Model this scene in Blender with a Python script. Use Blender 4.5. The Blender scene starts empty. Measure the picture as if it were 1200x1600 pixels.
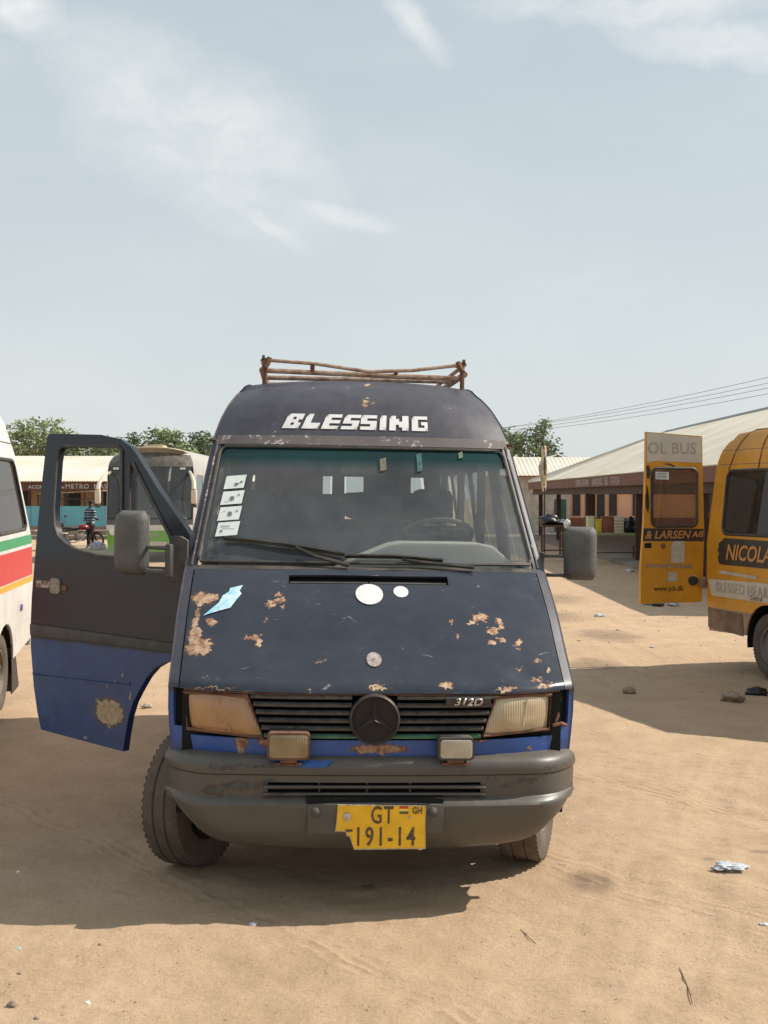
import bpy, bmesh, math, random
import numpy as np
from mathutils import Vector, Matrix, noise
from mathutils.bvhtree import BVHTree
R = math.radians
random.seed(7)
sc = bpy.context.scene
COL = sc.collection

# ------------------------------------------------------------------ camera, sky, sun, exposure
cam = bpy.data.cameras.new('camera')
cam.sensor_fit = 'VERTICAL'; cam.sensor_height = 36.0; cam.lens = 45.0
cam.clip_start = 0.05; cam.clip_end = 2000
camo = bpy.data.objects.new('camera', cam); COL.objects.link(camo)
camo.location = (0, 0, 1.92)
camo.rotation_euler = (R(90) - math.atan(25 / 2000), 0, 0)
sc.camera = camo
SUN = Vector((1.02, 0.20, 1.0)).normalized()
sl = bpy.data.lights.new('sun', 'SUN'); sl.energy = 4.9; sl.angle = R(0.55); sl.color = (1.0, 0.93, 0.83)
so = bpy.data.objects.new('sun', sl); COL.objects.link(so)
so.rotation_euler = SUN.to_track_quat('Z', 'Y').to_euler(); so.location = (30, 5, 30)
world = bpy.data.worlds.new('World'); sc.world = world; world.use_nodes = True
vs = sc.view_settings
vs.view_transform = 'Standard'; vs.look = 'None'; vs.gamma = 1.0; vs.use_curve_mapping = False; vs.exposure = 0.16

class NT:
    """tiny node helper"""
    def __init__(s, nt): s.nt = nt
    def n(s, t, **kw):
        x = s.nt.nodes.new(t)
        for k, v in kw.items():
            if k.startswith('i_'):
                key = k[2:]
                key = int(key) if key.isdigit() else key.replace('_', ' ')
                s.set(x.inputs[key], v)
            else: setattr(x, k, v)
        return x
    def set(s, sock, v):
        if isinstance(v, bpy.types.NodeSocket): s.nt.links.new(v, sock)
        elif isinstance(v, (tuple, list)) and len(v) == 3 and sock.type == 'RGBA': sock.default_value = (*v, 1)
        else: sock.default_value = v
    def math(s, op, a, b=0.0, c=None, clamp=False):
        x = s.nt.nodes.new('ShaderNodeMath'); x.operation = op; x.use_clamp = clamp
        s.set(x.inputs[0], a); s.set(x.inputs[1], b)
        if c is not None: s.set(x.inputs[2], c)
        return x.outputs[0]
    def vmath(s, op, a, b=(0, 0, 0)):
        x = s.nt.nodes.new('ShaderNodeVectorMath'); x.operation = op
        s.set(x.inputs[0], a)
        if op == 'SCALE': s.set(x.inputs[3], b)
        else: s.set(x.inputs[1], b)
        return x.outputs[1] if op in ('LENGTH', 'DOT_PRODUCT') else x.outputs[0]
    def mix(s, f, a, b, mode='MIX'):
        x = s.nt.nodes.new('ShaderNodeMix'); x.data_type = 'RGBA'; x.blend_type = mode
        s.set(x.inputs[0], f); s.set(x.inputs[6], a); s.set(x.inputs[7], b)
        return x.outputs[2]
    def noise(s, vec, scale, detail=4, rough=0.55, out=0):
        x = s.nt.nodes.new('ShaderNodeTexNoise'); s.set(x.inputs['Vector'], vec)
        x.inputs['Scale'].default_value = scale; x.inputs['Detail'].default_value = detail
        x.inputs['Roughness'].default_value = rough
        return x.outputs[out]
    def ramp(s, f, lo, hi, a=0.0, b=1.0):
        x = s.nt.nodes.new('ShaderNodeMapRange'); s.set(x.inputs[0], f)
        x.inputs[1].default_value = lo; x.inputs[2].default_value = hi
        x.inputs[3].default_value = a; x.inputs[4].default_value = b
        return x.outputs[0]
    def sep(s, v):
        x = s.nt.nodes.new('ShaderNodeSeparateXYZ'); s.set(x.inputs[0], v); return list(x.outputs)[:3]
    def comb(s, a, b, c=0.0):
        x = s.nt.nodes.new('ShaderNodeCombineXYZ'); s.set(x.inputs[0], a); s.set(x.inputs[1], b); s.set(x.inputs[2], c)
        return x.outputs[0]

# sky: Nishita + hazy veil + wisps of cirrus laid out on a cloud layer
w = NT(world.node_tree); world.node_tree.nodes.clear()
sky = w.n('ShaderNodeTexSky', sky_type='NISHITA')
sky.sun_disc = False; sky.sun_elevation = math.asin(SUN.z); sky.sun_rotation = math.atan2(SUN.x, SUN.y)
sky.altitude = 200; sky.air_density = 1.0; sky.dust_density = 3.0; sky.ozone_density = 1.2
geo = w.n('ShaderNodeTexCoord')
d = geo.outputs['Generated']; dx, dy, dz = w.sep(d)
ady = w.math('MAXIMUM', w.math('ABSOLUTE', dy), 0.02)
px = w.math('DIVIDE', dx, ady); pz = w.math('DIVIDE', dz, ady)
pv = w.comb(px, pz)
elev = w.ramp(dz, -0.02, 0.42)
hz = w.mix(elev, (7.25, 7.7, 7.6), (4.95, 5.75, 6.3))
skyc = w.mix(0.82, sky.outputs[0], hz)
warp = w.noise(w.vmath('SCALE', pv, 1.0), 7.0, 5, 0.6, 1)
pw = w.vmath('ADD', pv, w.vmath('SCALE', w.vmath('SUBTRACT', warp, (0.5, 0.5, 0.5)), 0.07))
wx, wz, _ = w.sep(pw)
def wisp(cx, cz, rx, rz, ang):
    c, s_ = math.cos(R(ang)), math.sin(R(ang))
    a = w.math('SUBTRACT', wx, cx); b = w.math('SUBTRACT', wz, cz)
    u = w.math('DIVIDE', w.math('ADD', w.math('MULTIPLY', a, c), w.math('MULTIPLY', b, s_)), rx)
    v = w.math('DIVIDE', w.math('SUBTRACT', w.math('MULTIPLY', b, c), w.math('MULTIPLY', a, s_)), rz)
    l = w.math('SQRT', w.math('ADD', w.math('MULTIPLY', u, u), w.math('MULTIPLY', v, v)))
    return w.ramp(l, 1.0, 0.0)
ws = None
for a_ in [(-0.15, 0.285, 0.15, 0.075, -33), (-0.13, 0.25, 0.09, 0.035, -25), (-0.035, 0.221, 0.055, 0.013, -8),
          (0.02, 0.372, 0.045, 0.016, -50), (0.26, 0.358, 0.10, 0.02, -8), (-0.285, 0.38, 0.06, 0.026, -25),
          (0.19, 0.385, 0.14, 0.02, 0), (-0.10, 0.215, 0.06, 0.010, -30)]:
    m = wisp(*a_); ws = m if ws is None else w.math('MAXIMUM', ws, m)
fine = w.noise(w.vmath('MULTIPLY', pw, (1.0, 1.7, 1.0)), 11.0, 8, 0.62)
big = w.noise(w.vmath('MULTIPLY', pw, (1.0, 2.2, 1.0)), 3.2, 4, 0.5)
cm = w.math('MULTIPLY', w.ramp(ws, 0.0, 0.7), w.ramp(fine, 0.22, 0.82), clamp=True)
veil = w.math('MULTIPLY', w.ramp(big, 0.42, 0.72), w.ramp(fine, 0.2, 0.8), clamp=True)
cl = w.math('ADD', w.math('MULTIPLY', cm, 1.0), w.math('MULTIPLY', veil, 0.34), clamp=True)
skyc = w.mix(cl, skyc, (8.1, 8.35, 8.2))
bg = w.n('ShaderNodeBackground'); w.set(bg.inputs[0], skyc); bg.inputs[1].default_value = 0.1
wo = w.n('ShaderNodeOutputWorld'); w.set(wo.inputs[0], bg.outputs[0])

# ------------------------------------------------------------------ helpers
def tag(o, label=None, cat=None, group=None, kind=None):
    if label: o['label'] = label
    if cat: o['category'] = cat
    if group: o['group'] = group
    if kind: o['kind'] = kind
    return o
def thing(name, label, cat, loc=(0, 0, 0), rot=(0, 0, 0), group=None):
    o = bpy.data.objects.new(name, None); COL.objects.link(o); o.empty_display_size = 0.2
    o.location = loc; o.rotation_euler = rot
    return tag(o, label, cat, group)
def copy_tree(o, parent=None, loc=None, rot=None, label=None):
    c = o.copy(); COL.objects.link(c)
    if parent: c.parent = parent; c.matrix_parent_inverse = o.matrix_parent_inverse
    if loc is not None: c.location = loc
    if rot is not None: c.rotation_euler = rot
    if label: c['label'] = label
    for ch in list(o.children): copy_tree(ch, c)
    return c

class MB:
    def __init__(s): s.v = []; s.f = []; s.m = []
    def add(s, vs, fs, m=0):
        b = len(s.v); s.v += [tuple(p) for p in vs]; s.f += [tuple(i + b for i in f) for f in fs]; s.m += [m] * len(fs); return s
    def box(s, x0, x1, y0, y1, z0, z1, m=0, M=None):
        v = [Vector(p) for p in [(x0, y0, z0), (x1, y0, z0), (x1, y1, z0), (x0, y1, z0), (x0, y0, z1), (x1, y0, z1), (x1, y1, z1), (x0, y1, z1)]]
        if M is not None: v = [M @ p for p in v]
        return s.add(v, [(0, 3, 2, 1), (4, 5, 6, 7), (0, 1, 5, 4), (1, 2, 6, 5), (2, 3, 7, 6), (3, 0, 4, 7)], m)
    def cbox(s, c, d, m=0, M=None):
        return s.box(c[0] - d[0] / 2, c[0] + d[0] / 2, c[1] - d[1] / 2, c[1] + d[1] / 2, c[2] - d[2] / 2, c[2] + d[2] / 2, m, M)
    def tube(s, pts, r, n=8, m=0, cap=True):
        P = [Vector(p) for p in pts]; rs = r if isinstance(r, (list, tuple)) else [r] * len(P)
        vs = []; up = None
        for i, p in enumerate(P):
            t = (P[min(i + 1, len(P) - 1)] - P[max(i - 1, 0)]).normalized()
            if up is None: up = Vector((0, 0, 1)) if abs(t.z) < 0.9 else Vector((1, 0, 0))
            a = t.cross(up).normalized(); b = a.cross(t).normalized(); up = b
            for k in range(n):
                an = 2 * math.pi * k / n
                vs.append(p + a * math.cos(an) * rs[i] + b * math.sin(an) * rs[i])
        fs = [(i * n + k, i * n + (k + 1) % n, (i + 1) * n + (k + 1) % n, (i + 1) * n + k) for i in range(len(P) - 1) for k in range(n)]
        if cap: fs += [tuple(range(n))[::-1], tuple(range((len(P) - 1) * n, len(P) * n))]
        return s.add(vs, fs, m)
    def lathe(s, prof, n=32, M=None, m=0, arc=None):
        """profile (r, x) turned about the x axis"""
        vs = []; k1 = n if arc is None else n + 1
        for r, x in prof:
            for k in range(k1):
                a = 2 * math.pi * k / n if arc is None else arc[0] + (arc[1] - arc[0]) * k / n
                p = Vector((x, r * math.cos(a), r * math.sin(a))); vs.append(M @ p if M is not None else p)
        fs = []
        for i in range(len(prof) - 1):
            for k in range(n):
                k2 = (k + 1) % k1 if arc is None else k + 1
                fs.append((i * k1 + k, i * k1 + k2, (i + 1) * k1 + k2, (i + 1) * k1 + k))
        return s.add(vs, fs, m)
    def prism(s, poly, axis, a, b, m=0, M=None):
        """polygon (u,v) extruded along axis: 'x' (u=y,v=z), 'y' (u=x,v=z), 'z' (u=x,v=y)"""
        def P(u, v, t):
            p = Vector((t, u, v)) if axis == 'x' else Vector((u, t, v)) if axis == 'y' else Vector((u, v, t))
            return M @ p if M is not None else p
        n = len(poly)
        vs = [P(u, v, a) for u, v in poly] + [P(u, v, b) for u, v in poly]
        return s.add(vs, [tuple(range(n))[::-1], tuple(range(n, 2 * n))] + [(i, (i + 1) % n, n + (i + 1) % n, n + i) for i in range(n)], m)
    def build(s, name, mats, parent=None, smooth=False, bevel=0, seg=2, solid=0, off=-1, sharp=35, kind=None, mw=None):
        me = bpy.data.meshes.new(name); me.from_pydata(s.v, [], s.f); me.validate()
        if not isinstance(mats, (list, tuple)): mats = [mats]
        for m in mats: me.materials.append(m)
        if len(mats) > 1 and len(me.polygons) == len(s.m): me.polygons.foreach_set('material_index', s.m)
        bm = bmesh.new(); bm.from_mesh(me)
        bmesh.ops.remove_doubles(bm, verts=bm.verts, dist=1e-5)
        bmesh.ops.recalc_face_normals(bm, faces=bm.faces)
        bm.to_mesh(me); bm.free()
        o = bpy.data.objects.new(name, me); COL.objects.link(o)
        if parent: o.parent = parent
        finish(o, smooth, bevel, seg, solid, off, sharp)
        if kind: o['kind'] = kind
        return o
def finish(o, smooth=False, bevel=0, seg=2, solid=0, off=-1, sharp=35):
    if solid:
        md = o.modifiers.new('solid', 'SOLIDIFY'); md.thickness = solid; md.offset = off
    if bevel:
        md = o.modifiers.new('bevel', 'BEVEL'); md.width = bevel; md.segments = seg; md.limit_method = 'ANGLE'; md.angle_limit = R(30)
    if smooth or bevel:
        for p in o.data.polygons: p.use_smooth = True
        md = o.modifiers.new('split', 'EDGE_SPLIT'); md.split_angle = R(sharp)
def panel(name, outline, holes, fn, mats, parent, ucuts=(), vcuts=(), solid=0.0, off=-1, sharp=30, matfn=None, smooth=True):
    bm = bmesh.new()
    for loop in [outline] + list(holes):
        vs = [bm.verts.new((u, v, 0)) for u, v in loop]
        for i in range(len(vs)): bm.edges.new((vs[i], vs[(i + 1) % len(vs)]))
    bmesh.ops.triangle_fill(bm, use_beauty=True, use_dissolve=False, edges=bm.edges[:], normal=(0, 0, 1))
    for ax, cuts in ((0, ucuts), (1, vcuts)):
        for c in cuts:
            co = [0, 0, 0]; no = [0, 0, 0]; co[ax] = c; no[ax] = 1
            bmesh.ops.bisect_plane(bm, geom=bm.verts[:] + bm.edges[:] + bm.faces[:], plane_co=co, plane_no=no, dist=1e-5)
    for f in bm.faces:
        if f.normal.z < 0: f.normal_flip()
        if matfn:
            c = f.calc_center_median(); f.material_index = matfn(c.x, c.y)
    for v in bm.verts: v.co = Vector(fn(v.co.x, v.co.y))
    me = bpy.data.meshes.new(name); bm.to_mesh(me); bm.free()
    for m in (mats if isinstance(mats, (list, tuple)) else [mats]): me.materials.append(m)
    o = bpy.data.objects.new(name, me); COL.objects.link(o)
    if parent: o.parent = parent
    finish(o, smooth=smooth, solid=solid, off=off, sharp=sharp)
    return o
def lerp(tab, x):
    if x <= tab[0][0]: return tab[0][1]
    for (a, b), (c, d_) in zip(tab, tab[1:]):
        if x <= c: return b + (d_ - b) * (x - a) / (c - a)
    return tab[-1][1]
def arc(cx, cz, r, a0, a1, n=10):
    return [(cx + r * math.cos(R(a0 + (a1 - a0) * i / n)), cz + r * math.sin(R(a0 + (a1 - a0) * i / n))) for i in range(n + 1)]
def rrect(x0, x1, y0, y1, r, n=4):
    return arc(x1 - r, y0 + r, r, -90, 0, n) + arc(x1 - r, y1 - r, r, 0, 90, n) + arc(x0 + r, y1 - r, r, 90, 180, n) + arc(x0 + r, y0 + r, r, 180, 270, n)
def text(name, body, size, mat, fn, parent, extrude=0.0, bold=0.0, shear=0.0, xs=1.0, align='LEFT', spacing=1.0):
    cu = bpy.data.curves.new(name, 'FONT'); cu.body = body; cu.size = size; cu.offset = bold; cu.shear = shear
    cu.space_character = spacing; cu.align_x = align; cu.resolution_u = 3; cu.extrude = 0
    t = bpy.data.objects.new('tmp', cu); COL.objects.link(t)
    dg = bpy.context.evaluated_depsgraph_get(); me = bpy.data.meshes.new_from_object(t.evaluated_get(dg))
    bpy.data.objects.remove(t); bpy.data.curves.remove(cu)
    me.name = name; me.materials.clear(); me.materials.append(mat)
    bm = bmesh.new(); bm.from_mesh(me)
    if extrude:
        r_ = bmesh.ops.extrude_face_region(bm, geom=bm.faces[:])
        for v in [g for g in r_['geom'] if isinstance(g, bmesh.types.BMVert)]: v.co.z += extrude
    for v in bm.verts: v.co = Vector(fn(v.co.x * xs, v.co.y, v.co.z))
    bm.to_mesh(me); bm.free()
    o = bpy.data.objects.new(name, me); COL.objects.link(o)
    if parent: o.parent = parent
    return o
def frame(o, ax, ay, an=None):
    o, ax, ay = Vector(o), Vector(ax).normalized(), Vector(ay).normalized(); n = ax.cross(ay) if an is None else Vector(an)
    return lambda x, y, z=0.0: o + ax * x + ay * y + n * z

# ------------------------------------------------------------------ materials
def mat(name, col, rough=0.7, metal=0.0, var=0.0, scale=3.0, col2=None, bump=0.0, bscale=60.0, spec=0.5, dust=0.0, dustcol=(0.42, 0.33, 0.23), coat=0.0, sv=(1, 1, 1)):
    m = bpy.data.materials.new(name); m.use_nodes = True; nt = NT(m.node_tree); b = m.node_tree.nodes['Principled BSDF']
    b.inputs['Roughness'].default_value = rough; b.inputs['Metallic'].default_value = metal
    b.inputs['Specular IOR Level'].default_value = spec; b.inputs['Coat Weight'].default_value = coat
    b.inputs['Base Color'].default_value = (*col, 1)
    tc = None
    if var or col2 or bump or dust: tc = nt.n('ShaderNodeTexCoord').outputs['Object']; tc = nt.vmath('MULTIPLY', tc, sv)
    c = None
    if var or col2:
        n1 = nt.noise(tc, scale, 6, 0.6)
        c2 = col2 or tuple(x * (1 - var) for x in col)
        c = nt.mix(nt.ramp(n1, 0.38, 0.64), col, c2)
    if dust:
        g = nt.n('ShaderNodeNewGeometry'); nz = nt.sep(g.outputs['Normal'])[2]
        n2 = nt.noise(tc, scale * 2.3, 6, 0.65)
        f = nt.math('MULTIPLY', nt.math('ADD', nt.math('MULTIPLY', nt.math('MAXIMUM', nz, 0.0), 0.7), 0.45), nt.ramp(n2, 0.3, 0.75), clamp=True)
        f = nt.math('MULTIPLY', f, dust, clamp=True)
        c = nt.mix(f, c if c is not None else col, dustcol)
        nt.set(b.inputs['Roughness'], nt.math('ADD', nt.math('MULTIPLY', f, 0.6), rough, clamp=True))
    if c is not None: nt.set(b.inputs['Base Color'], c)
    if bump:
        bp = nt.n('ShaderNodeBump', i_Strength=bump, i_Distance=0.01); nt.set(bp.inputs['Height'], nt.noise(tc, bscale, 5, 0.6)); nt.set(b.inputs['Normal'], bp.outputs[0])
    return m
def glass(name, tint=(0.6, 0.62, 0.62), dust=0.12, dustcol=(0.35, 0.33, 0.3), band=None, rough=0.03, scale=3.0, refl=1.0):
    m = bpy.data.materials.new(name); m.use_nodes = True; nt = NT(m.node_tree); m.node_tree.nodes.clear()
    out = nt.n('ShaderNodeOutputMaterial'); tc = nt.n('ShaderNodeTexCoord').outputs['Object']
    col = tint; x, y, z = nt.sep(tc)
    if band:
        z0, z1, bc = band[:3]; col = nt.mix(nt.ramp(z, z0, z1), tint, bc)
    tr = nt.n('ShaderNodeBsdfTransparent'); nt.set(tr.inputs[0], col)
    gl = nt.n('ShaderNodeBsdfGlossy'); gl.inputs['Roughness'].default_value = rough; gl.inputs[0].default_value = (refl, refl, refl, 1)
    lw = nt.n('ShaderNodeLayerWeight'); lw.inputs[0].default_value = 0.5
    fr = nt.math('ADD', nt.math('MULTIPLY', nt.math('POWER', lw.outputs['Facing'], 5.0), 0.9), 0.05, clamp=True)
    mx = nt.n('ShaderNodeMixShader'); nt.set(mx.inputs[0], fr); nt.set(mx.inputs[1], tr.outputs[0]); nt.set(mx.inputs[2], gl.outputs[0])
    df = nt.n('ShaderNodeBsdfDiffuse'); dc = dustcol
    if band: dc = nt.mix(nt.ramp(z, band[0], band[1], 0, 1), dustcol, band[3] if len(band) > 3 else (0.01, 0.16, 0.14))
    nt.set(df.inputs[0], dc)
    nz = nt.noise(nt.vmath('MULTIPLY', tc, (1, 1, 0.5)), scale, 6, 0.65)
    f = nt.math('MULTIPLY', nt.ramp(nz, 0.3, 0.75, 0.45, 1.5), dust, clamp=True)
    m2 = nt.n('ShaderNodeMixShader'); nt.set(m2.inputs[0], f); nt.set(m2.inputs[1], mx.outputs[0]); nt.set(m2.inputs[2], df.outputs[0])
    nt.set(out.inputs[0], m2.outputs[0])
    return m
def paint(name, top, low=None, zs=None, chips=(), chipcol=(0.52, 0.37, 0.24), chipcol2=(0.27, 0.13, 0.07), dust=0.3, dustcol=(0.30, 0.26, 0.22), rough=0.35, wear=0.0, stripes=None, rims=(), fade=0.0, scale=1.6, soft=0.012, scratch=0.0):
    """two-tone weathered paint; chips = (x, z, rx, rz) spots of bare metal in object metres"""
    m = bpy.data.materials.new(name); m.use_nodes = True; nt = NT(m.node_tree); b = m.node_tree.nodes['Principled BSDF']
    tc = nt.n('ShaderNodeTexCoord').outputs['Object']; x, y, z = nt.sep(tc)
    n1 = nt.noise(tc, scale, 6, 0.6); n2 = nt.noise(tc, 9.0, 7, 0.68); n3 = nt.noise(tc, 55.0, 5, 0.7)
    c = nt.mix(nt.ramp(n1, 0.35, 0.68), top, tuple(t * 0.72 for t in top))
    if low:
        ze = nt.math('ADD', z, nt.math('MULTIPLY', nt.math('SUBTRACT', n2, 0.5), 0.03))
        lc = nt.mix(nt.ramp(n2, 0.35, 0.7), low, tuple(t * 0.6 for t in low))
        c = nt.mix(nt.ramp(ze, zs, zs + soft, 1, 0), c, lc)
    if stripes:
        for z0, z1, sc_, cv in stripes:
            zz = nt.math('SUBTRACT', z, nt.math('MULTIPLY', nt.math('MULTIPLY', y, y), cv)) if cv else z
            f = nt.math('MULTIPLY', nt.math('GREATER_THAN', zz, z0), nt.math('LESS_THAN', zz, z1))
            c = nt.mix(f, c, sc_)
    g = nt.n('ShaderNodeNewGeometry'); nz_ = nt.sep(g.outputs['Normal'])[2]
    df = nt.math('MULTIPLY', nt.math('ADD', nt.math('MULTIPLY', nt.math('MAXIMUM', nz_, 0.0), 0.65), 0.3), nt.ramp(n2, 0.25, 0.8, 0.25, 1.1), clamp=True)
    df = nt.math('MULTIPLY', df, dust, clamp=True)
    c = nt.mix(df, c, dustcol)
    if scratch:
        wv = nt.n('ShaderNodeTexNoise'); nt.set(wv.inputs['Vector'], nt.vmath('MULTIPLY', nt.vmath('ADD', tc, nt.vmath('SCALE', nt.noise(tc, 3.0, 2, 0.5, 1), 0.3)), (6, 6, 90))); wv.inputs['Scale'].default_value = 1.2; wv.inputs['Detail'].default_value = 3
        sf = nt.math('MULTIPLY', nt.ramp(wv.outputs[0], 0.69, 0.74), nt.math('MULTIPLY', nt.ramp(n1, 0.42, 0.6), scratch), clamp=True)
        c = nt.mix(sf, c, (0.36, 0.34, 0.33))
    if wear:
        wf = nt.ramp(nt.math('ADD', nt.math('MULTIPLY', n2, 0.6), nt.math('MULTIPLY', n3, 0.4)), 0.66 - wear * 0.08, 0.68 - wear * 0.08)
        c = nt.mix(wf, c, chipcol)
    rf = nt.math('ADD', nt.math('MULTIPLY', df, 0.55), rough, clamp=True)
    if chips:
        nw = nt.noise(tc, 34.0, 5, 0.65, 1)
        v2 = nt.vmath('ADD', tc, nt.vmath('SCALE', nt.vmath('SUBTRACT', nw, (0.5, 0.5, 0.5)), 0.075))
        cx, cy, cz = nt.sep(v2); best = None
        for (a, bz, rx, rz) in chips:
            u = nt.math('DIVIDE', nt.math('SUBTRACT', cx, a), rx); v = nt.math('DIVIDE', nt.math('SUBTRACT', cz, bz), rz)
            l = nt.math('ADD', nt.math('MULTIPLY', u, u), nt.math('MULTIPLY', v, v))
            best = l if best is None else nt.math('MINIMUM', best, l)
        best = nt.math('ADD', best, nt.math('MULTIPLY', nt.math('SUBTRACT', n3, 0.5), 1.3))
        inn = nt.ramp(best, 0.90, 0.80); rim = nt.ramp(best, 1.16, 1.02); halo = nt.math('MULTIPLY', nt.ramp(best, 2.1, 1.0), nt.ramp(n3, 0.45, 0.6), clamp=True)
        cc = nt.mix(nt.ramp(nt.noise(tc, 26.0, 5, 0.7), 0.42, 0.6), chipcol, chipcol2)
        c = nt.mix(nt.math('MULTIPLY', halo, 0.35), c, (0.17, 0.085, 0.05)); c = nt.mix(rim, c, (0.075, 0.035, 0.022)); c = nt.mix(inn, c, cc)
        rf = nt.math('MAXIMUM', rf, nt.math('MULTIPLY', inn, 0.9))
    nt.set(b.inputs['Base Color'], c); nt.set(b.inputs['Roughness'], rf)
    bp = nt.n('ShaderNodeBump', i_Strength=0.16, i_Distance=0.02); nt.set(bp.inputs['Height'], nt.math('ADD', nt.noise(tc, 5.0, 3, 0.5), nt.math('MULTIPLY', n3, 0.06))); nt.set(b.inputs['Normal'], bp.outputs[0])
    return m

HOODCHIPS = [(-0.847, 1.385, 0.055, 0.030), (-0.80, 1.395, 0.04, 0.018), (-0.868, 1.30, 0.016, 0.05), (-0.79, 1.285, 0.032, 0.016), (-0.865, 1.21, 0.03, 0.06),
             (-0.815, 1.18, 0.035, 0.035), (-0.86, 1.16, 0.055, 0.022), (-0.503, 1.373, 0.028, 0.010), (-0.455, 1.392, 0.030, 0.013), (-0.47, 1.418, 0.022, 0.006), (-0.44, 1.36, 0.008, 0.009), (-0.59, 1.222, 0.035, 0.008), (-0.55, 1.212, 0.018, 0.02),
             (0.548, 1.318, 0.038, 0.018), (0.50, 1.295, 0.016, 0.010), (0.645, 1.295, 0.016, 0.022), (0.60, 1.262, 0.035, 0.012), (0.635, 1.22, 0.02, 0.012), (0.585, 1.208, 0.02, 0.010), (0.725, 1.21, 0.018, 0.012), (0.71, 1.185, 0.010, 0.006), (0.80, 1.13, 0.022, 0.004), (0.85, 1.09, 0.012, 0.007), (0.70, 1.10, 0.022, 0.0035), (0.78, 1.055, 0.03, 0.004), (-0.52, 1.30, 0.012, 0.004), (0.42, 1.24, 0.004, 0.016), (0.40, 1.30, 0.004, 0.01), (-0.25, 1.13, 0.03, 0.002), (0.01, 1.03, 0.05, 0.008), (0.33, 1.04, 0.03, 0.012), (0.62, 1.02, 0.05, 0.006), (0.82, 1.03, 0.05, 0.008), (-0.75, 1.012, 0.1, 0.003)]
ROOFCHIPS = [(0.045, 2.60, 0.02, 0.008), (0.02, 2.475, 0.02, 0.008), (0.06, 2.47, 0.012, 0.006), (0.01, 2.455, 0.015, 0.007), (0.035, 2.50, 0.01, 0.008), (0.87, 2.25, 0.02, 0.05)]
NAVY = (0.030, 0.033, 0.052); BLUE = (0.022, 0.075, 0.27)
M = {}
M['hood'] = paint('navy_hood_paint', (0.019, 0.023, 0.036), chips=HOODCHIPS, dust=0.14, dustcol=(0.19, 0.195, 0.22), rough=0.15, scratch=1.0, wear=0.16, scale=2.0)
M['body'] = paint('navy_body_paint', (0.031, 0.031, 0.043), BLUE, 0.985, chips=ROOFCHIPS, dust=0.30, dustcol=(0.22, 0.20, 0.22), rough=0.36, wear=0.30, scratch=0.5)
M['header'] = paint('worn_header_paint', (0.075, 0.062, 0.062), dust=0.4, rough=0.6, wear=1.25, chipcol=(0.42, 0.37, 0.35))
M['door'] = paint('door_paint', (0.012, 0.018, 0.027), (0.02, 0.062, 0.185), 1.045, chips=[(-0.60, 0.685, 0.115, 0.078), (-0.69, 0.735, 0.025, 0.010), (-0.68, 0.65, 0.02, 0.01), (-0.50, 0.90, 0.012, 0.008), (-0.56, 0.87, 0.007, 0.007), (-0.60, 0.60, 0.012, 0.005), (-0.62, 0.83, 0.006, 0.005), (-0.44, 0.80, 0.006, 0.02), (-0.8, 0.515, 0.02, 0.006)], chipcol=(0.42, 0.33, 0.21), chipcol2=(0.30, 0.22, 0.13), dust=0.08, dustcol=(0.22, 0.21, 0.2), rough=0.30, wear=0.05, scratch=0.15)
M['valance'] = paint('blue_valance_paint', (0.02, 0.085, 0.33), dust=0.15, rough=0.4, wear=0.35, chips=[(0.02, 0.745, 0.13, 0.022), (-0.62, 0.76, 0.03, 0.05), (0.50, 0.80, 0.05, 0.02), (0.74, 0.73, 0.02, 0.01), (-0.5, 0.79, 0.05, 0.04)], chipcol=(0.36, 0.23, 0.15), chipcol2=(0.16, 0.06, 0.03))
M['bumper'] = paint('grey_bumper_plastic', (0.070, 0.069, 0.063), chips=[(-0.70, 0.665, 0.07, 0.012), (-0.55, 0.675, 0.09, 0.010), (-0.62, 0.58, 0.10, 0.02), (-0.74, 0.56, 0.05, 0.03), (-0.5, 0.60, 0.05, 0.012), (-0.45, 0.55, 0.04, 0.012), (0.70, 0.60, 0.07, 0.012), (0.62, 0.58, 0.04, 0.01), (0.55, 0.61, 0.03, 0.015), (0.86, 0.66, 0.06, 0.010)], chipcol=(0.055, 0.054, 0.05), chipcol2=(0.09, 0.086, 0.078), dust=0.42, dustcol=(0.24, 0.18, 0.125), rough=0.34, scratch=0.4)
M['bluechip'] = mat('blue_paint_smear', (0.02, 0.10, 0.38), 0.4, var=0.4, scale=18)
M['black'] = mat('black_plastic', (0.014, 0.014, 0.015), 0.5, dust=0.25, bump=0.1)
M['trim'] = mat('charcoal_rubber', (0.035, 0.037, 0.040), 0.6, var=0.3, scale=6, dust=0.3)
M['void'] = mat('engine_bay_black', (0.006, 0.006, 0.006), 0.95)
M['mirror'] = mat('dusty_grey_plastic', (0.075, 0.078, 0.075), 0.55, var=0.35, scale=9, dust=0.55, dustcol=(0.27, 0.24, 0.2), bump=0.25, bscale=70)
M['grille'] = mat('grille_slat', (0.035, 0.038, 0.043), 0.3, var=0.3, scale=12, dust=0.3)
M['greengrille'] = mat('green_slat', (0.02, 0.15, 0.085), 0.35, var=0.5, scale=9, dust=0.25)
M['rust'] = mat('rusty_iron', (0.21, 0.10, 0.06), 0.85, col2=(0.10, 0.05, 0.035), scale=14, bump=0.4, bscale=90)
M['rack'] = mat('rusted_rack_paint', (0.50, 0.38, 0.29), 0.75, col2=(0.25, 0.14, 0.095), scale=17, bump=0.4, bscale=120)
M['lens'] = None
M['chrome'] = mat('worn_chrome', (0.55, 0.52, 0.48), 0.3, metal=0.9, var=0.4, scale=20, dust=0.3)
M['emblem'] = mat('dark_emblem_ring', (0.06, 0.052, 0.048), 0.35, metal=0.4, var=0.3, scale=20, dust=0.2)
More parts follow.
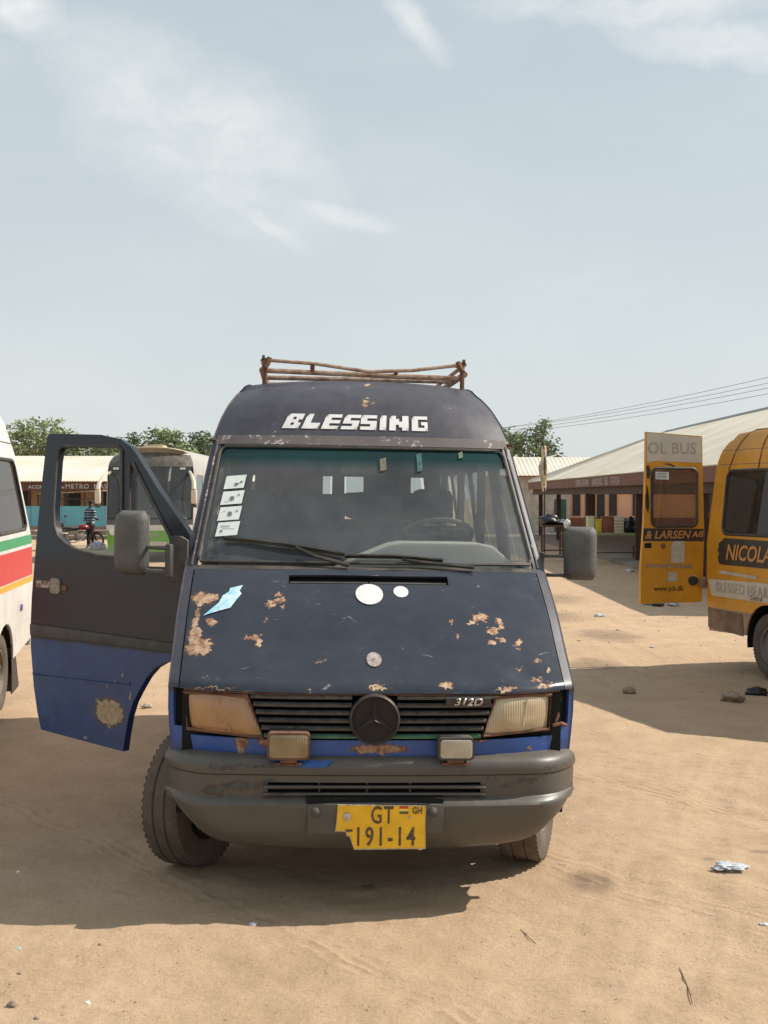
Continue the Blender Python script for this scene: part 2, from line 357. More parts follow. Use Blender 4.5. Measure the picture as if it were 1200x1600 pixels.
M['mesh'] = mat('emblem_mesh', (0.028, 0.022, 0.02), 0.6, bump=0.9, bscale=250)
M['white'] = mat('white_vinyl', (0.75, 0.75, 0.74), 0.5, var=0.12, scale=12, dust=0.12)
M['tyre'] = mat('dusty_tyre', (0.105, 0.084, 0.066), 0.9, var=0.3, scale=8, dust=0.6, dustcol=(0.24, 0.18, 0.125), bump=0.3, bscale=80)
M['rim'] = mat('steel_rim', (0.20, 0.18, 0.16), 0.55, metal=0.3, var=0.4, dust=0.5)
M['plate'] = mat('yellow_plate', (0.86, 0.50, 0.012), 0.45, var=0.16, scale=14, dust=0.14, dustcol=(0.4, 0.2, 0.08))
M['plateink'] = mat('plate_ink', (0.045, 0.033, 0.025), 0.6, col2=(0.16, 0.10, 0.05), scale=90)
M['red'] = mat('flag_red', (0.5, 0.05, 0.02), 0.6); M['flagy'] = mat('flag_yellow', (0.8, 0.6, 0.1), 0.6); M['flagg'] = mat('flag_green', (0.06, 0.10, 0.03), 0.6)
M['seat'] = mat('dark_seat_fabric', (0.03, 0.03, 0.035), 0.9, var=0.3)
M['dash'] = mat('grey_dashboard', (0.40, 0.39, 0.34), 0.75, var=0.15, dust=0.3)
M['dash2'] = mat('dark_dashboard', (0.06, 0.06, 0.06), 0.8, var=0.2, dust=0.4)
M['inner'] = mat('cab_lining', (0.30, 0.28, 0.25), 0.9, var=0.2)
M['curtain_or_panel'] = mat('reddish_curtain', (0.30, 0.09, 0.055), 0.9, var=0.3)
M['paper'] = mat('paper_permit', (0.72, 0.76, 0.72), 0.7, var=0.08, scale=30)
M['ink'] = mat('faint_ink', (0.16, 0.17, 0.18), 0.8)
M['wind'] = glass('windscreen_glass', (0.86, 0.89, 0.88), 0.16, (0.36, 0.38, 0.39), band=(2.065, 2.13, (0.10, 0.42, 0.36), (0.02, 0.17, 0.16)), scale=2.2)  # bluish grey coat is dust plus a hazy reflection put into the colour
M['glass'] = glass('side_glass', (0.85, 0.87, 0.86), 0.10)
M['doorglass'] = glass('door_quarter_glass', (0.86, 0.88, 0.84), 0.07, (0.34, 0.37, 0.32), rough=0.05)
M['tint'] = glass('tinted_glass', (0.10, 0.10, 0.10), 0.35, (0.12, 0.10, 0.085), scale=1.2)
M['darkglass'] = glass('dark_coach_glass', (0.35, 0.37, 0.38), 0.25, (0.20, 0.22, 0.23), scale=1.0, rough=0.05)

def lens_mat(name, col, col2, ribs=True):
    m = bpy.data.materials.new(name); m.use_nodes = True; nt = NT(m.node_tree); b = m.node_tree.nodes['Principled BSDF']
    tc = nt.n('ShaderNodeTexCoord').outputs['Object']; x, y, z = nt.sep(tc)
    n1 = nt.noise(tc, 7.0, 5, 0.6)
    nt.set(b.inputs['Base Color'], nt.mix(nt.ramp(n1, 0.35, 0.68), col, col2))
    b.inputs['Roughness'].default_value = 0.22; b.inputs['Coat Weight'].default_value = 0.6; b.inputs['Coat Roughness'].default_value = 0.08
    wv = nt.math('SINE', nt.math('MULTIPLY', x, 520.0))
    wz = nt.math('SINE', nt.math('MULTIPLY', z, 160.0))
    bp = nt.n('ShaderNodeBump', i_Strength=0.35, i_Distance=0.002); nt.set(bp.inputs['Height'], nt.math('ADD', wv, nt.math('MULTIPLY', wz, 0.3))); nt.set(b.inputs['Normal'], bp.outputs[0])
    return m
M['lensL'] = lens_mat('amber_shaded_lens', (0.40, 0.225, 0.10), (0.30, 0.16, 0.075))  # left lens colour darkened to hold the shade on that side
M['lensR'] = lens_mat('clouded_sunlit_lens', (0.48, 0.40, 0.27), (0.36, 0.27, 0.16))  # right lens colour lightened to hold the sun on that side
M['fogL'] = lens_mat('fog_lens_shaded', (0.26, 0.20, 0.11), (0.16, 0.115, 0.055)); M['fogR'] = lens_mat('fog_lens_sunlit', (0.45, 0.42, 0.34), (0.33, 0.29, 0.21))  # fog lens colours carry the light: left darker as shaded, right paler as sunlit

# ------------------------------------------------------------------ ground (one sheet, fine near the camera)
def axis(dense, lo, hi, n):
    a0, a1, st = dense; mid = np.arange(a0, a1 + 1e-6, st)
    left = a0 - (a0 - lo) * (np.linspace(0, 1, n + 1)[1:] ** 3.2); right = a1 + (hi - a1) * (np.linspace(0, 1, n + 1)[1:] ** 3.2)
    return np.concatenate([left[::-1], mid, right])
gx = axis((-3.2, 4.6, 0.028), -500, 500, 70); gy = axis((4.3, 9.5, 0.022), -60, 900, 110)
X, Y = np.meshgrid(gx, gy)
rs = np.random.RandomState(3); H = np.zeros_like(X)
for (lam, amp, cnt) in ((3.0, 0.010, 8), (0.9, 0.006, 10), (0.32, 0.0034, 14), (0.13, 0.0022, 24)):
    for _ in range(cnt):
        a = rs.uniform(0, 2 * np.pi); l = lam * rs.uniform(0.7, 1.4); H += amp / math.sqrt(cnt) * np.sin((X * np.cos(a) + Y * np.sin(a)) * 2 * np.pi / l + rs.uniform(0, 7))
H *= np.clip(1.6 - np.hypot(X, Y - 6) / 18, 0, 1)
for _ in range(700):   # small lumps and dents of trodden sand
    cx, cy, rr = rs.uniform(-3, 4.4), rs.uniform(4.4, 9.2), rs.uniform(0.02, 0.055); hh = rs.uniform(-0.007, 0.008)
    ix = np.searchsorted(gx, [cx - 3 * rr, cx + 3 * rr]); iy = np.searchsorted(gy, [cy - 3 * rr, cy + 3 * rr])
    sx = X[iy[0]:iy[1], ix[0]:ix[1]]; sy = Y[iy[0]:iy[1], ix[0]:ix[1]]
    H[iy[0]:iy[1], ix[0]:ix[1]] += hh * np.exp(-((sx - cx) ** 2 + (sy - cy) ** 2) / rr ** 2)
for (ax_, ay_, bx_, by_, wd_) in ((0.9, 4.4, 2.6, 9.5, 0.11), (2.35, 4.4, 4.05, 9.5, 0.11), (-2.6, 4.9, 0.7, 4.3, 0.10)):   # shallow wheel ruts
    L_ = math.hypot(bx_ - ax_, by_ - ay_); ux, uy = (bx_ - ax_) / L_, (by_ - ay_) / L_
    dd = np.abs((X - ax_) * -uy + (Y - ay_) * ux + 0.05 * np.sin((X * ux + Y * uy) * 1.3)) / wd_
    H += (-0.004 * np.exp(-dd ** 4) + 0.003 * np.exp(-((dd - 1.35) / 0.3) ** 2)) * (np.hypot(X, Y) < 14)
H -= 0.006
nx, ny = len(gx), len(gy)
me = bpy.data.meshes.new('ground'); idx = np.arange(nx * ny).reshape(ny, nx)
q = np.stack([idx[:-1, :-1], idx[:-1, 1:], idx[1:, 1:], idx[1:, :-1]], -1).reshape(-1, 4)
me.vertices.add(nx * ny); me.vertices.foreach_set('co', np.stack([X, Y, H], -1).reshape(-1).astype(np.float32))
me.loops.add(q.size); me.loops.foreach_set('vertex_index', q.reshape(-1).astype(np.int32))
me.polygons.add(len(q)); me.polygons.foreach_set('loop_start', (np.arange(len(q)) * 4).astype(np.int32)); me.polygons.foreach_set('use_smooth', np.ones(len(q), bool))
me.update(); me.validate()
ground = bpy.data.objects.new('ground', me); COL.objects.link(ground)
tag(ground, 'dry trodden sandy yard with faint tyre tracks and small stones', kind='structure')
def ground_mat():
    m = bpy.data.materials.new('dry_sand'); m.use_nodes = True; nt = NT(m.node_tree); b = m.node_tree.nodes['Principled BSDF']
    tc = nt.n('ShaderNodeTexCoord').outputs['Object']
    big = nt.noise(tc, 0.35, 5, 0.55); mid = nt.noise(tc, 2.6, 6, 0.6); fin = nt.noise(tc, 42.0, 6, 0.7); gr = nt.noise(tc, 260.0, 3, 0.7)
    c = nt.mix(nt.ramp(big, 0.35, 0.68), (0.575, 0.405, 0.27), (0.50, 0.345, 0.225))
    c = nt.mix(nt.ramp(mid, 0.42, 0.70, 0, 0.7), c, (0.41, 0.28, 0.165))
    c = nt.mix(nt.ramp(fin, 0.42, 0.72, 0, 0.48), c, (0.29, 0.185, 0.115))
    c = nt.mix(nt.ramp(gr, 0.35, 0.65, 0.0, 0.3), c, (0.58, 0.43, 0.27))
    # dark specks: grit and crumbs
    vo = nt.n('ShaderNodeTexVoronoi'); vo.inputs['Scale'].default_value = 24.0; nt.set(vo.inputs['Vector'], nt.vmath('ADD', tc, nt.vmath('SCALE', nt.noise(tc, 9.0, 3, 0.6, 1), 0.2)))
    sp = nt.math('MULTIPLY', nt.ramp(vo.outputs['Distance'], 0.11, 0.07), nt.math('GREATER_THAN', nt.sep(vo.outputs['Color'])[0], 0.72))
    c = nt.mix(nt.math('MULTIPLY', sp, 0.7), c, (0.13, 0.085, 0.055))
    vo2 = nt.n('ShaderNodeTexVoronoi'); vo2.inputs['Scale'].default_value = 9.0; nt.set(vo2.inputs['Vector'], tc)
    sp2 = nt.math('MULTIPLY', nt.ramp(vo2.outputs['Distance'], 0.05, 0.03), nt.math('GREATER_THAN', nt.sep(vo2.outputs['Color'])[1], 0.8))
    c = nt.mix(sp2, c, (0.62, 0.55, 0.44))
    # tyre tread lines crossing the yard diagonally
    x, y, z = nt.sep(tc)
    r1 = nt.math('ADD', nt.math('MULTIPLY', x, 0.78), nt.math('MULTIPLY', y, 0.62))
    r1 = nt.math('ADD', r1, nt.math('MULTIPLY', nt.noise(tc, 0.9, 3, 0.5), 0.35))
    ln = nt.math('SINE', nt.math('MULTIPLY', r1, 95.0))
    band = nt.ramp(nt.noise(nt.comb(nt.math('MULTIPLY', r1, 1.0), 0.0), 1.7, 2, 0.5), 0.5, 0.62)
    brk = nt.ramp(nt.noise(tc, 6.0, 4, 0.6), 0.4, 0.6)
    tr = nt.math('MULTIPLY', nt.math('MULTIPLY', ln, band), brk)
    c = nt.mix(nt.math('MULTIPLY', nt.ramp(tr, 0.3, 1.0), 0.45, clamp=True), c, (0.27, 0.17, 0.10))
    # oil and damp stains
    for (sx, sy, ra, rb, st) in ((1.02, 6.35, 0.16, 0.20, 0.5), (2.05, 6.9, 0.08, 0.06, 0.5), (1.72, 6.75, 0.05, 0.04, 0.4), (2.4, 14.6, 0.35, 0.55, 0.55), (3.1, 17.6, 0.5, 0.9, 0.5), (2.4, 20.5, 0.9, 1.2, 0.5), (2.9, 24.0, 1.0, 1.5, 0.45)):
        u = nt.math('DIVIDE', nt.math('SUBTRACT', x, sx), ra); v = nt.math('DIVIDE', nt.math('SUBTRACT', y, sy), rb)
        l = nt.math('ADD', nt.math('ADD', nt.math('MULTIPLY', u, u), nt.math('MULTIPLY', v, v)), nt.math('MULTIPLY', nt.math('SUBTRACT', mid, 0.5), 2.6))
        c = nt.mix(nt.math('MULTIPLY', nt.ramp(l, 1.1, 0.2), st, clamp=True), c, (0.15, 0.105, 0.07))
    nt.set(b.inputs['Base Color'], c); b.inputs['Roughness'].default_value = 0.95; b.inputs['Specular IOR Level'].default_value = 0.2
    h = nt.math('ADD', nt.math('MULTIPLY', fin, 0.7), nt.math('ADD', nt.math('MULTIPLY', gr, 0.35), nt.math('MULTIPLY', tr, 0.2)))
    h = nt.math('ADD', h, nt.math('MULTIPLY', sp, 0.35))
    bp = nt.n('ShaderNodeBump', i_Strength=0.85, i_Distance=0.016); nt.set(bp.inputs['Height'], h); nt.set(b.inputs['Normal'], bp.outputs[0])
    return m
me.materials.append(ground_mat())
def gz(x, y):
    i = min(max(int(np.searchsorted(gx, x)), 0), nx - 1); j = min(max(int(np.searchsorted(gy, y)), 0), ny - 1)
    return float(H[j, i])

# ------------------------------------------------------------------ vehicle shell: front/roof/rear strip lofted from rows, sides cut as panels
class Shell:
    def __init__(s, rows, W, p=3.5, q=2.5, smooth=()):
        s.rows, s.W, s.p, s.q, s.smooth = rows, W, p, q, smooth
    def row(s, k):
        i = min(int(k), len(s.rows) - 2); t = k - i; r = s.rows
        if any(a <= i < b for a, b in s.smooth):
            a0 = max([a for a, b in s.smooth if a <= i < b]); b0 = min([b for a, b in s.smooth if a <= i < b])
            p0 = r[max(i - 1, a0)]; p1 = r[i]; p2 = r[i + 1]; p3 = r[min(i + 2, b0)]
            return [0.5 * (2 * b + (c - a) * t + (2 * a - 5 * b + 4 * c - d_) * t * t + (3 * b - a - 3 * c + d_) * t ** 3) for a, b, c, d_ in zip(p0, p1, p2, p3)]
        return [a + (b - a) * t for a, b in zip(r[i], r[i + 1])]
    def surf(s, u, k, off=0.0):
        y, z, bow, drop = s.row(k); W = lerp(s.W, z - drop); a = abs(u)
        P = Vector((W * u, y + bow * a ** s.p, z - drop * a ** s.q))
        if off:
            e = 0.002; k2 = min(k + 0.02, len(s.rows) - 1.001); k1 = k2 - 0.04
            t1 = s.surf(min(u + e, 1), k) - s.surf(max(u - e, -1), k); t2 = s.surf(u, k2) - s.surf(u, max(k1, 0))
            P = P + t1.cross(t2).normalized() * off
        return P
    def patch(s, mb, us, ks, m=0, skip=None, off=0.0):
        vs = [s.surf(u, k, off) for k in ks for u in us]; nu = len(us); fs = []
        for j in range(len(ks) - 1):
            for i in range(nu - 1):
                if skip and skip((us[i] + us[i + 1]) / 2, (ks[j] + ks[j + 1]) / 2): continue
                fs.append((j * nu + i, j * nu + i + 1, (j + 1) * nu + i + 1, (j + 1) * nu + i))
        mb.add(vs, fs, m)
    def chain(s, ks): return [(s.row(k)[0] + s.row(k)[2], s.row(k)[1] - s.row(k)[3]) for k in ks]
    def side(s, sgn, off=0.0): return lambda y, z: (sgn * (lerp(s.W, z) + off), y, z)
def lin(a, b, n): return [a + (b - a) * i / n for i in range(n + 1)]
def rows_k(a, b, per): return lin(a, b, int(round((b - a) * per)))

def wheel(name, parent, loc, r, wdt, steer=0.0, hub='steel', out=1):
    """out = +1 if the outer face looks to +x; parts: tyre > tread lugs; rim"""
    e = bpy.data.objects.new(name, None); COL.objects.link(e); e.parent = parent; e.location = loc; e.rotation_euler = (0, 0, steer)
    h = wdt / 2; ri = r * 0.60
    t = MB().lathe([(ri, -h * 0.8), (ri + 0.02, -h * 0.95), (r * 0.84, -h), (r * 0.955, -h * 0.93), (r, -h * 0.74), (r, -h * 0.36), (r - 0.008, -h * 0.33), (r - 0.008, -h * 0.27), (r, -h * 0.24), (r, h * 0.24), (r - 0.008, h * 0.27), (r - 0.008, h * 0.33), (r, h * 0.36), (r, h * 0.74), (r * 0.955, h * 0.93), (r * 0.84, h), (ri + 0.02, h * 0.95), (ri, h * 0.8)], 56)
    for k in range(56):
        a = 2 * math.pi * k / 56
        for sx in (-1, 1):
            Mx = Matrix.Rotation(a, 4, 'X')
            t.cbox((sx * h * 0.84, 0, r - 0.0105), (h * 0.20, 0.018, 0.010), 0, Mx)
    t.build('tyre', M['tyre'], e, smooth=True, sharp=40)
    g = MB(); o = out
    g.lathe([(ri, -o * h * 0.8), (ri, o * h * 0.85), (ri * 0.93, o * h * 0.85), (ri * 0.86, o * h * 0.5), (ri * 0.55, o * h * 0.35), (ri * 0.5, o * h * 0.62), (ri * 0.3, o * h * 0.7), (0.02, o * h * 0.72)], 32)
    for k in range(6):
        Mx = Matrix.Rotation(2 * math.pi * k / 6, 4, 'X'); g.cbox((o * h * 0.66, 0, ri * 0.40), (0.03, 0.022, 0.022), 0, Mx)
    g.build('rim', M['rim'] if hub == 'steel' else M['chrome'], e, smooth=True)
    return e

# ================================================================== MAIN VAN
VY, VR = R(4.0), R(0.9)
van = thing('navy_van', 'dark navy high roof minibus facing the camera with peeling rusty bonnet and its door open', 'minibus', (-0.05, 5.87, 0), (0, VR, VY))
tz = math.tan(VR)
W0 = [(0.45, 0.93), (0.9, 0.963), (1.3, 0.963), (1.55, 0.953), (2.2, 0.862), (2.27, 0.848), (2.36, 0.822), (2.45, 0.785), (2.52, 0.745), (2.58, 0.70), (2.61, 0.66), (2.66, 0.60)]
ROWS = [(0.07, 0.50, 0.20, 0), (0.05, 0.80, 0.20, 0), (0.055, 0.985, 0.19, 0), (0.045, 1.005, 0.19, 0.0), (0.07, 1.035, 0.18, 0.004), (0.15, 1.085, 0.16, 0.008),
        (0.33, 1.205, 0.14, 0.012), (0.57, 1.375, 0.12, 0.015), (0.83, 1.530, 0.11, 0.012), (0.875, 1.545, 0.115, 0.004), (1.455, 2.205, 0.12, 0.0),
        (1.50, 2.262, 0.12, 0.006), (1.60, 2.395, 0.13, 0.03), (1.72, 2.505, 0.14, 0.045), (1.90, 2.590, 0.14, 0.045), (2.20, 2.636, 0.08, 0.03), (3.7, 2.655, 0.0, 0.03), (5.25, 2.635, 0.0, 0.03), (5.50, 2.52, -0.02, 0.03), (5.60, 2.2, -0.03, 0), (5.62, 1.5, -0.03, 0), (5.62, 0.5, -0.03, 0)]
S = Shell(ROWS, W0, smooth=((3, 8), (10, 16)))
US = sorted(set([round(x, 4) for x in lin(-1, -0.93, 4) + lin(-0.93, 0.93, 30) + lin(0.93, 1, 4) + [-0.956, 0.956, -0.965]]))
# body: front corners, pillars, header, roof and rear in one mesh
b = MB()
inner = lambda lim: (lambda u, k: abs(u) < lim)
S.patch(b, US, rows_k(0, 1, 2), 0, lambda u, k: abs(u) < 0.93)
S.patch(b, US, rows_k(1, 3, 2), 0, lambda u, k: abs(u) < 0.985)
S.patch(b, US, rows_k(3, 8, 4), 0, lambda u, k: abs(u) < 0.9555)
S.patch(b, US, [8, 8.5, 9], 0)
S.patch(b, US, rows_k(9, 10, 8), 0, lambda u, k: abs(u) < 0.945)
S.patch(b, US, rows_k(10, 16, 5), 0)
S.patch(b, US, rows_k(16, 19, 2), 0)
S.patch(b, US, [19, 19.15, 19.8, 20, 21], 0, lambda u, k: 19.15 < k < 19.8 and 0.08 < abs(u) < 0.84)
body = b.build('body', [M['body']], van, smooth=True, solid=0.018, off=-1, sharp=50)
# header strip above the windscreen where the paint is worn (a band of its own, 3 mm proud)
hb = MB(); S.patch(hb, lin(-0.985, 0.985, 30), [10.02, 10.3, 10.7, 11.0], 0, None, 0.003); hb.build('header_strip', M['header'], van, smooth=True, solid=0.004, off=-1)
ks = rows_k(0, 3, 1) + rows_k(3, 8, 3)[1:] + rows_k(8, 10, 1)[1:] + rows_k(10, 16, 4)[1:] + rows_k(16, 21, 2)[1:]
ch = S.chain(ks)
def unique(pl):
    o = []
    for p in pl:
        if not o or (abs(p[0] - o[-1][0]) + abs(p[1] - o[-1][1])) > 0.004: o.append(p)
    return o
ch = unique(ch)
sideout = ch + [(5.59, 0.42)] + arc(4.55, 0.36, 0.43, 8, 172, 12) + arc(0.91, 0.36, 0.45, 8, 172, 12)
doorhole = [(1.09, 1.03), (1.22, 1.00)] + [(1.335, 0.92), (1.42, 0.80), (1.46, 0.66), (1.47, 0.55), (2.16, 0.55), (2.20, 0.9), (2.20, 2.17), (2.16, 2.21), (1.66, 2.21), (1.55, 2.13), (1.18, 1.72), (1.09, 1.60)]
wins = [rrect(2.42, 3.32, 1.50, 2.10, 0.07), rrect(3.42, 4.36, 1.50, 2.10, 0.07), rrect(4.46, 5.36, 1.50, 2.10, 0.07)]
VC = [0.62, 0.78, 0.9, 1.1, 1.3, 1.55, 1.75, 1.95, 2.2, 2.27, 2.31, 2.36, 2.41, 2.45, 2.49, 2.52, 2.55, 2.58, 2.6]
UC = [0.6, 1.0, 1.6, 2.3, 3.0, 3.7, 4.4, 5.0]
for sg, nm in ((-1, 'side_panel'), (1, 'side_panel')):
    panel(nm, sideout, [doorhole] + wins, S.side(sg), M['body'], van, UC, VC, solid=0.018, off=0.0)
    for wn in wins:
        gp = panel('side_window', wn, [], S.side(sg, -0.003), M['glass'], van, (), (1.8,), solid=0.004, off=0)
for x0 in (-1, 1):
    gl = MB(); S.patch(gl, [x0 * 0.08, x0 * 0.3, x0 * 0.6, x0 * 0.84], [19.15, 19.5, 19.8], 0, None, -0.006); gl.build('rear_window', M['glass'], van, solid=0.004)
# closed door on the far (image right) side, built in the same opening
def shrink(poly, dd):
    c = (sum(p[0] for p in poly) / len(poly), sum(p[1] for p in poly) / len(poly))
    return [(p[0] + (c[0] - p[0]) / math.hypot(p[0] - c[0], p[1] - c[1]) * dd, p[1] + (c[1] - p[1]) / math.hypot(p[0] - c[0], p[1] - c[1]) * dd) for p in poly]
dwin = [(1.22, 1.52), (2.09, 1.52), (2.10, 2.10), (1.68, 2.10), (1.62, 2.07), (1.26, 1.70)]
dr = panel('door', shrink(doorhole, 0.010), [dwin], S.side(1, 0.004), M['body'], van, (1.4, 1.8), VC, solid=0.02, off=0.0)
panel('window', dwin, [], S.side(1, 0.0), M['glass'], dr, (), (1.8,), solid=0.004, off=0)
# bonnet
UH = lin(-0.9485, 0.9485, 44)
hd = MB(); S.patch(hd, UH, [3.0, 3.5] + rows_k(4, 8, 8)[0:] and sorted(set([3.0, 3.35, 3.7] + rows_k(4, 8, 8) )), 0, lambda u, k: abs(u) < 0.43 and 7.53 < k < 7.74, 0.004)
for i, v in enumerate(hd.v):   # dents by the far corner
    x, y, z = v; dd = math.hypot((x - 0.72) / 0.10, (y - 0.20) / 0.06)
    d2 = math.hypot((x - 0.60) / 0.06, (y - 0.17) / 0.05); d3 = math.hypot((x + 0.5) / 0.3, (y - 0.45) / 0.2)
    z2 = z - 0.016 * math.exp(-dd * dd) + 0.007 * math.exp(-d2 * d2) - 0.004 * math.exp(-d3 * d3)
    hd.v[i] = (x, y - 0.004 * math.exp(-dd * dd), z2 + 0.0018 * math.sin(x * 9) * math.sin(y * 13))
bonnet = hd.build('bonnet', M['hood'], van, smooth=True, solid=0.014, off=-1, sharp=60)
v_ = MB(); S.patch(v_, lin(-0.44, 0.44, 12), [7.45, 7.85], 0, None, -0.03); v_.build('vent_slot', M['void'], van)
v_ = MB()
for sgn in (-1, 1):
    a = 0.005 * sgn; lo, hi = sorted((a, sgn * 0.425)); S.patch(v_, lin(lo, hi, 8), [7.56, 7.60], 0, None, -0.006); 
v_.build('vent_bar', M['black'], bonnet, solid=0.004)
# scuttle shelf between bonnet and screen
sc_ = MB(); S.patch(sc_, lin(-0.93, 0.93, 20), [8.05, 8.95], 0, None, 0.003); sc_.build('scuttle', M['black'], van, smooth=True, solid=0.004)
# windscreen glass, rubber seal, wipers, permits
wg = MB(); S.patch(wg, lin(-0.945, 0.945, 26), rows_k(9.0, 10.0, 10), 0, None, -0.008); wsg = wg.build('windscreen', M['wind'], van, smooth=True)
def strip_on(us_ks, half, offz):
    mb = MB(); P = [S.surf(u, k, offz) for u, k in us_ks]; mb.tube(P + [P[0], P[1]], half, 6, 0, False); return mb
loop = [(u, 9.03) for u in lin(-0.925, 0.925, 22)] + [(0.943, 9.07)] + [(0.943, k) for k in lin(9.1, 9.93, 8)] + [(0.93, 9.965)] + [(u, 9.985) for u in lin(0.91, -0.91, 22)] + [(-0.93, 9.965)] + [(-0.943, k) for k in lin(9.93, 9.1, 8)] + [(-0.943, 9.07)]
strip_on(loop, 0.009, 0.0).build('windscreen_seal', M['trim'], van, smooth=True)
# pale light-worn edges of the pillars
for sgn in (-1, 1):
    mb = MB(); mb.tube([S.surf(sgn * 0.972, k, 0.002) for k in lin(8.9, 10.3, 10)], 0.006, 6); mb.build('pillar_trim', M['header'], van, smooth=True)
def on_screen(x, z, off=0.0):
    """point on the windscreen plane at local x, z"""
    t = (z - 1.545) / (2.205 - 1.545); W = lerp(W0, z); return S.surf(x / W, 9 + t, off)
def wiper(pts_arm, pts_blade):
    e = bpy.data.objects.new('wiper', None); COL.objects.link(e); e.parent = van
    a = MB(); a.tube([Vector(p) for p in pts_arm], [0.013, 0.011, 0.009, 0.007][:len(pts_arm)], 6); a.build('wiper_arm', M['black'], e, smooth=True)
    bl = MB(); P = [Vector(p) for p in pts_blade]
    bl.tube(P, 0.009, 6); bl.tube([p + Vector((0, 0.012, -0.010)) for p in P], 0.006, 4)
    bl.tube([P[0].lerp(P[-1], 0.15) + Vector((0, -0.012, 0.006)), P[0].lerp(P[-1], 0.5) + Vector((0, -0.026, 0.012)), P[0].lerp(P[-1], 0.85) + Vector((0, -0.012, 0.006))], 0.007, 5)
    bl.build('wiper_blade', M['black'], e, smooth=True)
wiper([(-0.10, 0.84, 1.555), (-0.28, 0.88, 1.60), (-0.38, 0.905, 1.645)], [on_screen(-0.76, 1.675, 0.02), on_screen(-0.5, 1.655, 0.02), on_screen(-0.12, 1.600, 0.02)])
wiper([(0.56, 0.84, 1.553), (0.30, 0.865, 1.573), (0.18, 0.88, 1.59)], [on_screen(-0.12, 1.592, 0.02), on_screen(0.15, 1.592, 0.02), on_screen(0.40, 1.575, 0.02)])
def quad_on_screen(name, x0, z0, wd, ht, m, lean=0.0, off=0.002):
    mb = MB(); mb.add([on_screen(x0, z0, off), on_screen(x0 + wd, z0 + 0.01, off), on_screen(x0 + wd + lean, z0 + ht + 0.01, off), on_screen(x0 + lean, z0 + ht, off)], [(0, 1, 2, 3)])
    return mb.build(name, m, van)
for i, (x0, z0) in enumerate([(-0.812, 1.690), (-0.806, 1.772), (-0.796, 1.858), (-0.783, 1.945)]):
    q_ = quad_on_screen('permit_card', x0, z0, 0.118 - 0.006 * (i == 3), 0.073, M['paper'], 0.014, 0.003)
    mb = MB()
    for (a, c_, w_, h_) in [((0.02, 0.052, 0.06, 0.004), (0.03, 0.040, 0.08, 0.002), (0.02, 0.022, 0.014, 0.012)), ((0.058, 0.028, 0.024, 0.022), (0.11, 0.05, 0.012, 0.008), (0.02, 0.05, 0.02, 0.002)), ((0.055, 0.026, 0.024, 0.022), (0.105, 0.052, 0.012, 0.008), (0.015, 0.016, 0.03, 0.002)), ((0.06, 0.03, 0.030, 0.003), (0.065, 0.02, 0.020, 0.016), (0.10, 0.035, 0.015, 0.012))][i]:
        X0 = x0 + a * 0.82 + 0.010; Z0 = z0 + c_; w_ *= 0.85
        mb.add([on_screen(X0, Z0, 0.005), on_screen(X0 + w_, Z0, 0.005), on_screen(X0 + w_, Z0 + h_, 0.005), on_screen(X0, Z0 + h_, 0.005)], [(0, 1, 2, 3)])
    p = mb.build('card_print', M['ink'], q_, kind='stuff')
quad_on_screen('sticker', 0.09, 2.06, 0.035, 0.07, mat('old_sticker', (0.20, 0.18, 0.13), 0.7, var=0.5, scale=60))
quad_on_screen('sticker', 0.30, 2.06, 0.03, 0.10, mat('torn_sticker', (0.04, 0.15, 0.14), 0.7, var=0.6, scale=60))
quad_on_screen('sticker', 0.545, 2.14, 0.025, 0.035, mat('small_sticker', (0.14, 0.2, 0.13), 0.7, var=0.5, scale=60))
# front: dark bay, blue valance, grille, lamps
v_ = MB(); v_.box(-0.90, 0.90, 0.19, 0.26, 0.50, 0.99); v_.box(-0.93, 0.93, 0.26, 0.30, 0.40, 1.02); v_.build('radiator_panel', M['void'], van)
vb = MB(); S.patch(vb, lin(-0.965, 0.965, 34), [0.62, 0.75, 0.88, 0.955], 0, None, 0.0); vb.build('front_valance', M['valance'], van, smooth=True, solid=0.012)
cn = MB()
for sgn in (-1, 1):   # fender lips beside the missing turn signals
    cn = MB(); S.patch(cn, sorted([sgn * 0.935, sgn * 0.985]), [0.88, 1.0, 1.12], 0, None, 0.001); cn.build('fender_lip', M['valance'], van, solid=0.01)
lipm = MB(); S.patch(lipm, lin(-0.93, 0.93, 30), [2.55, 2.8, 3.0], 0, None, -0.006); lipm.build('bonnet_edge', M['rust'], van, smooth=True, solid=0.006)
def on_front(x, z, off=0.0):
    k = 0 + (z - 0.50) / 0.30 if z < 0.8 else 1 + (z - 0.8) / 0.185; return S.surf(x / lerp(W0, z), k, off)
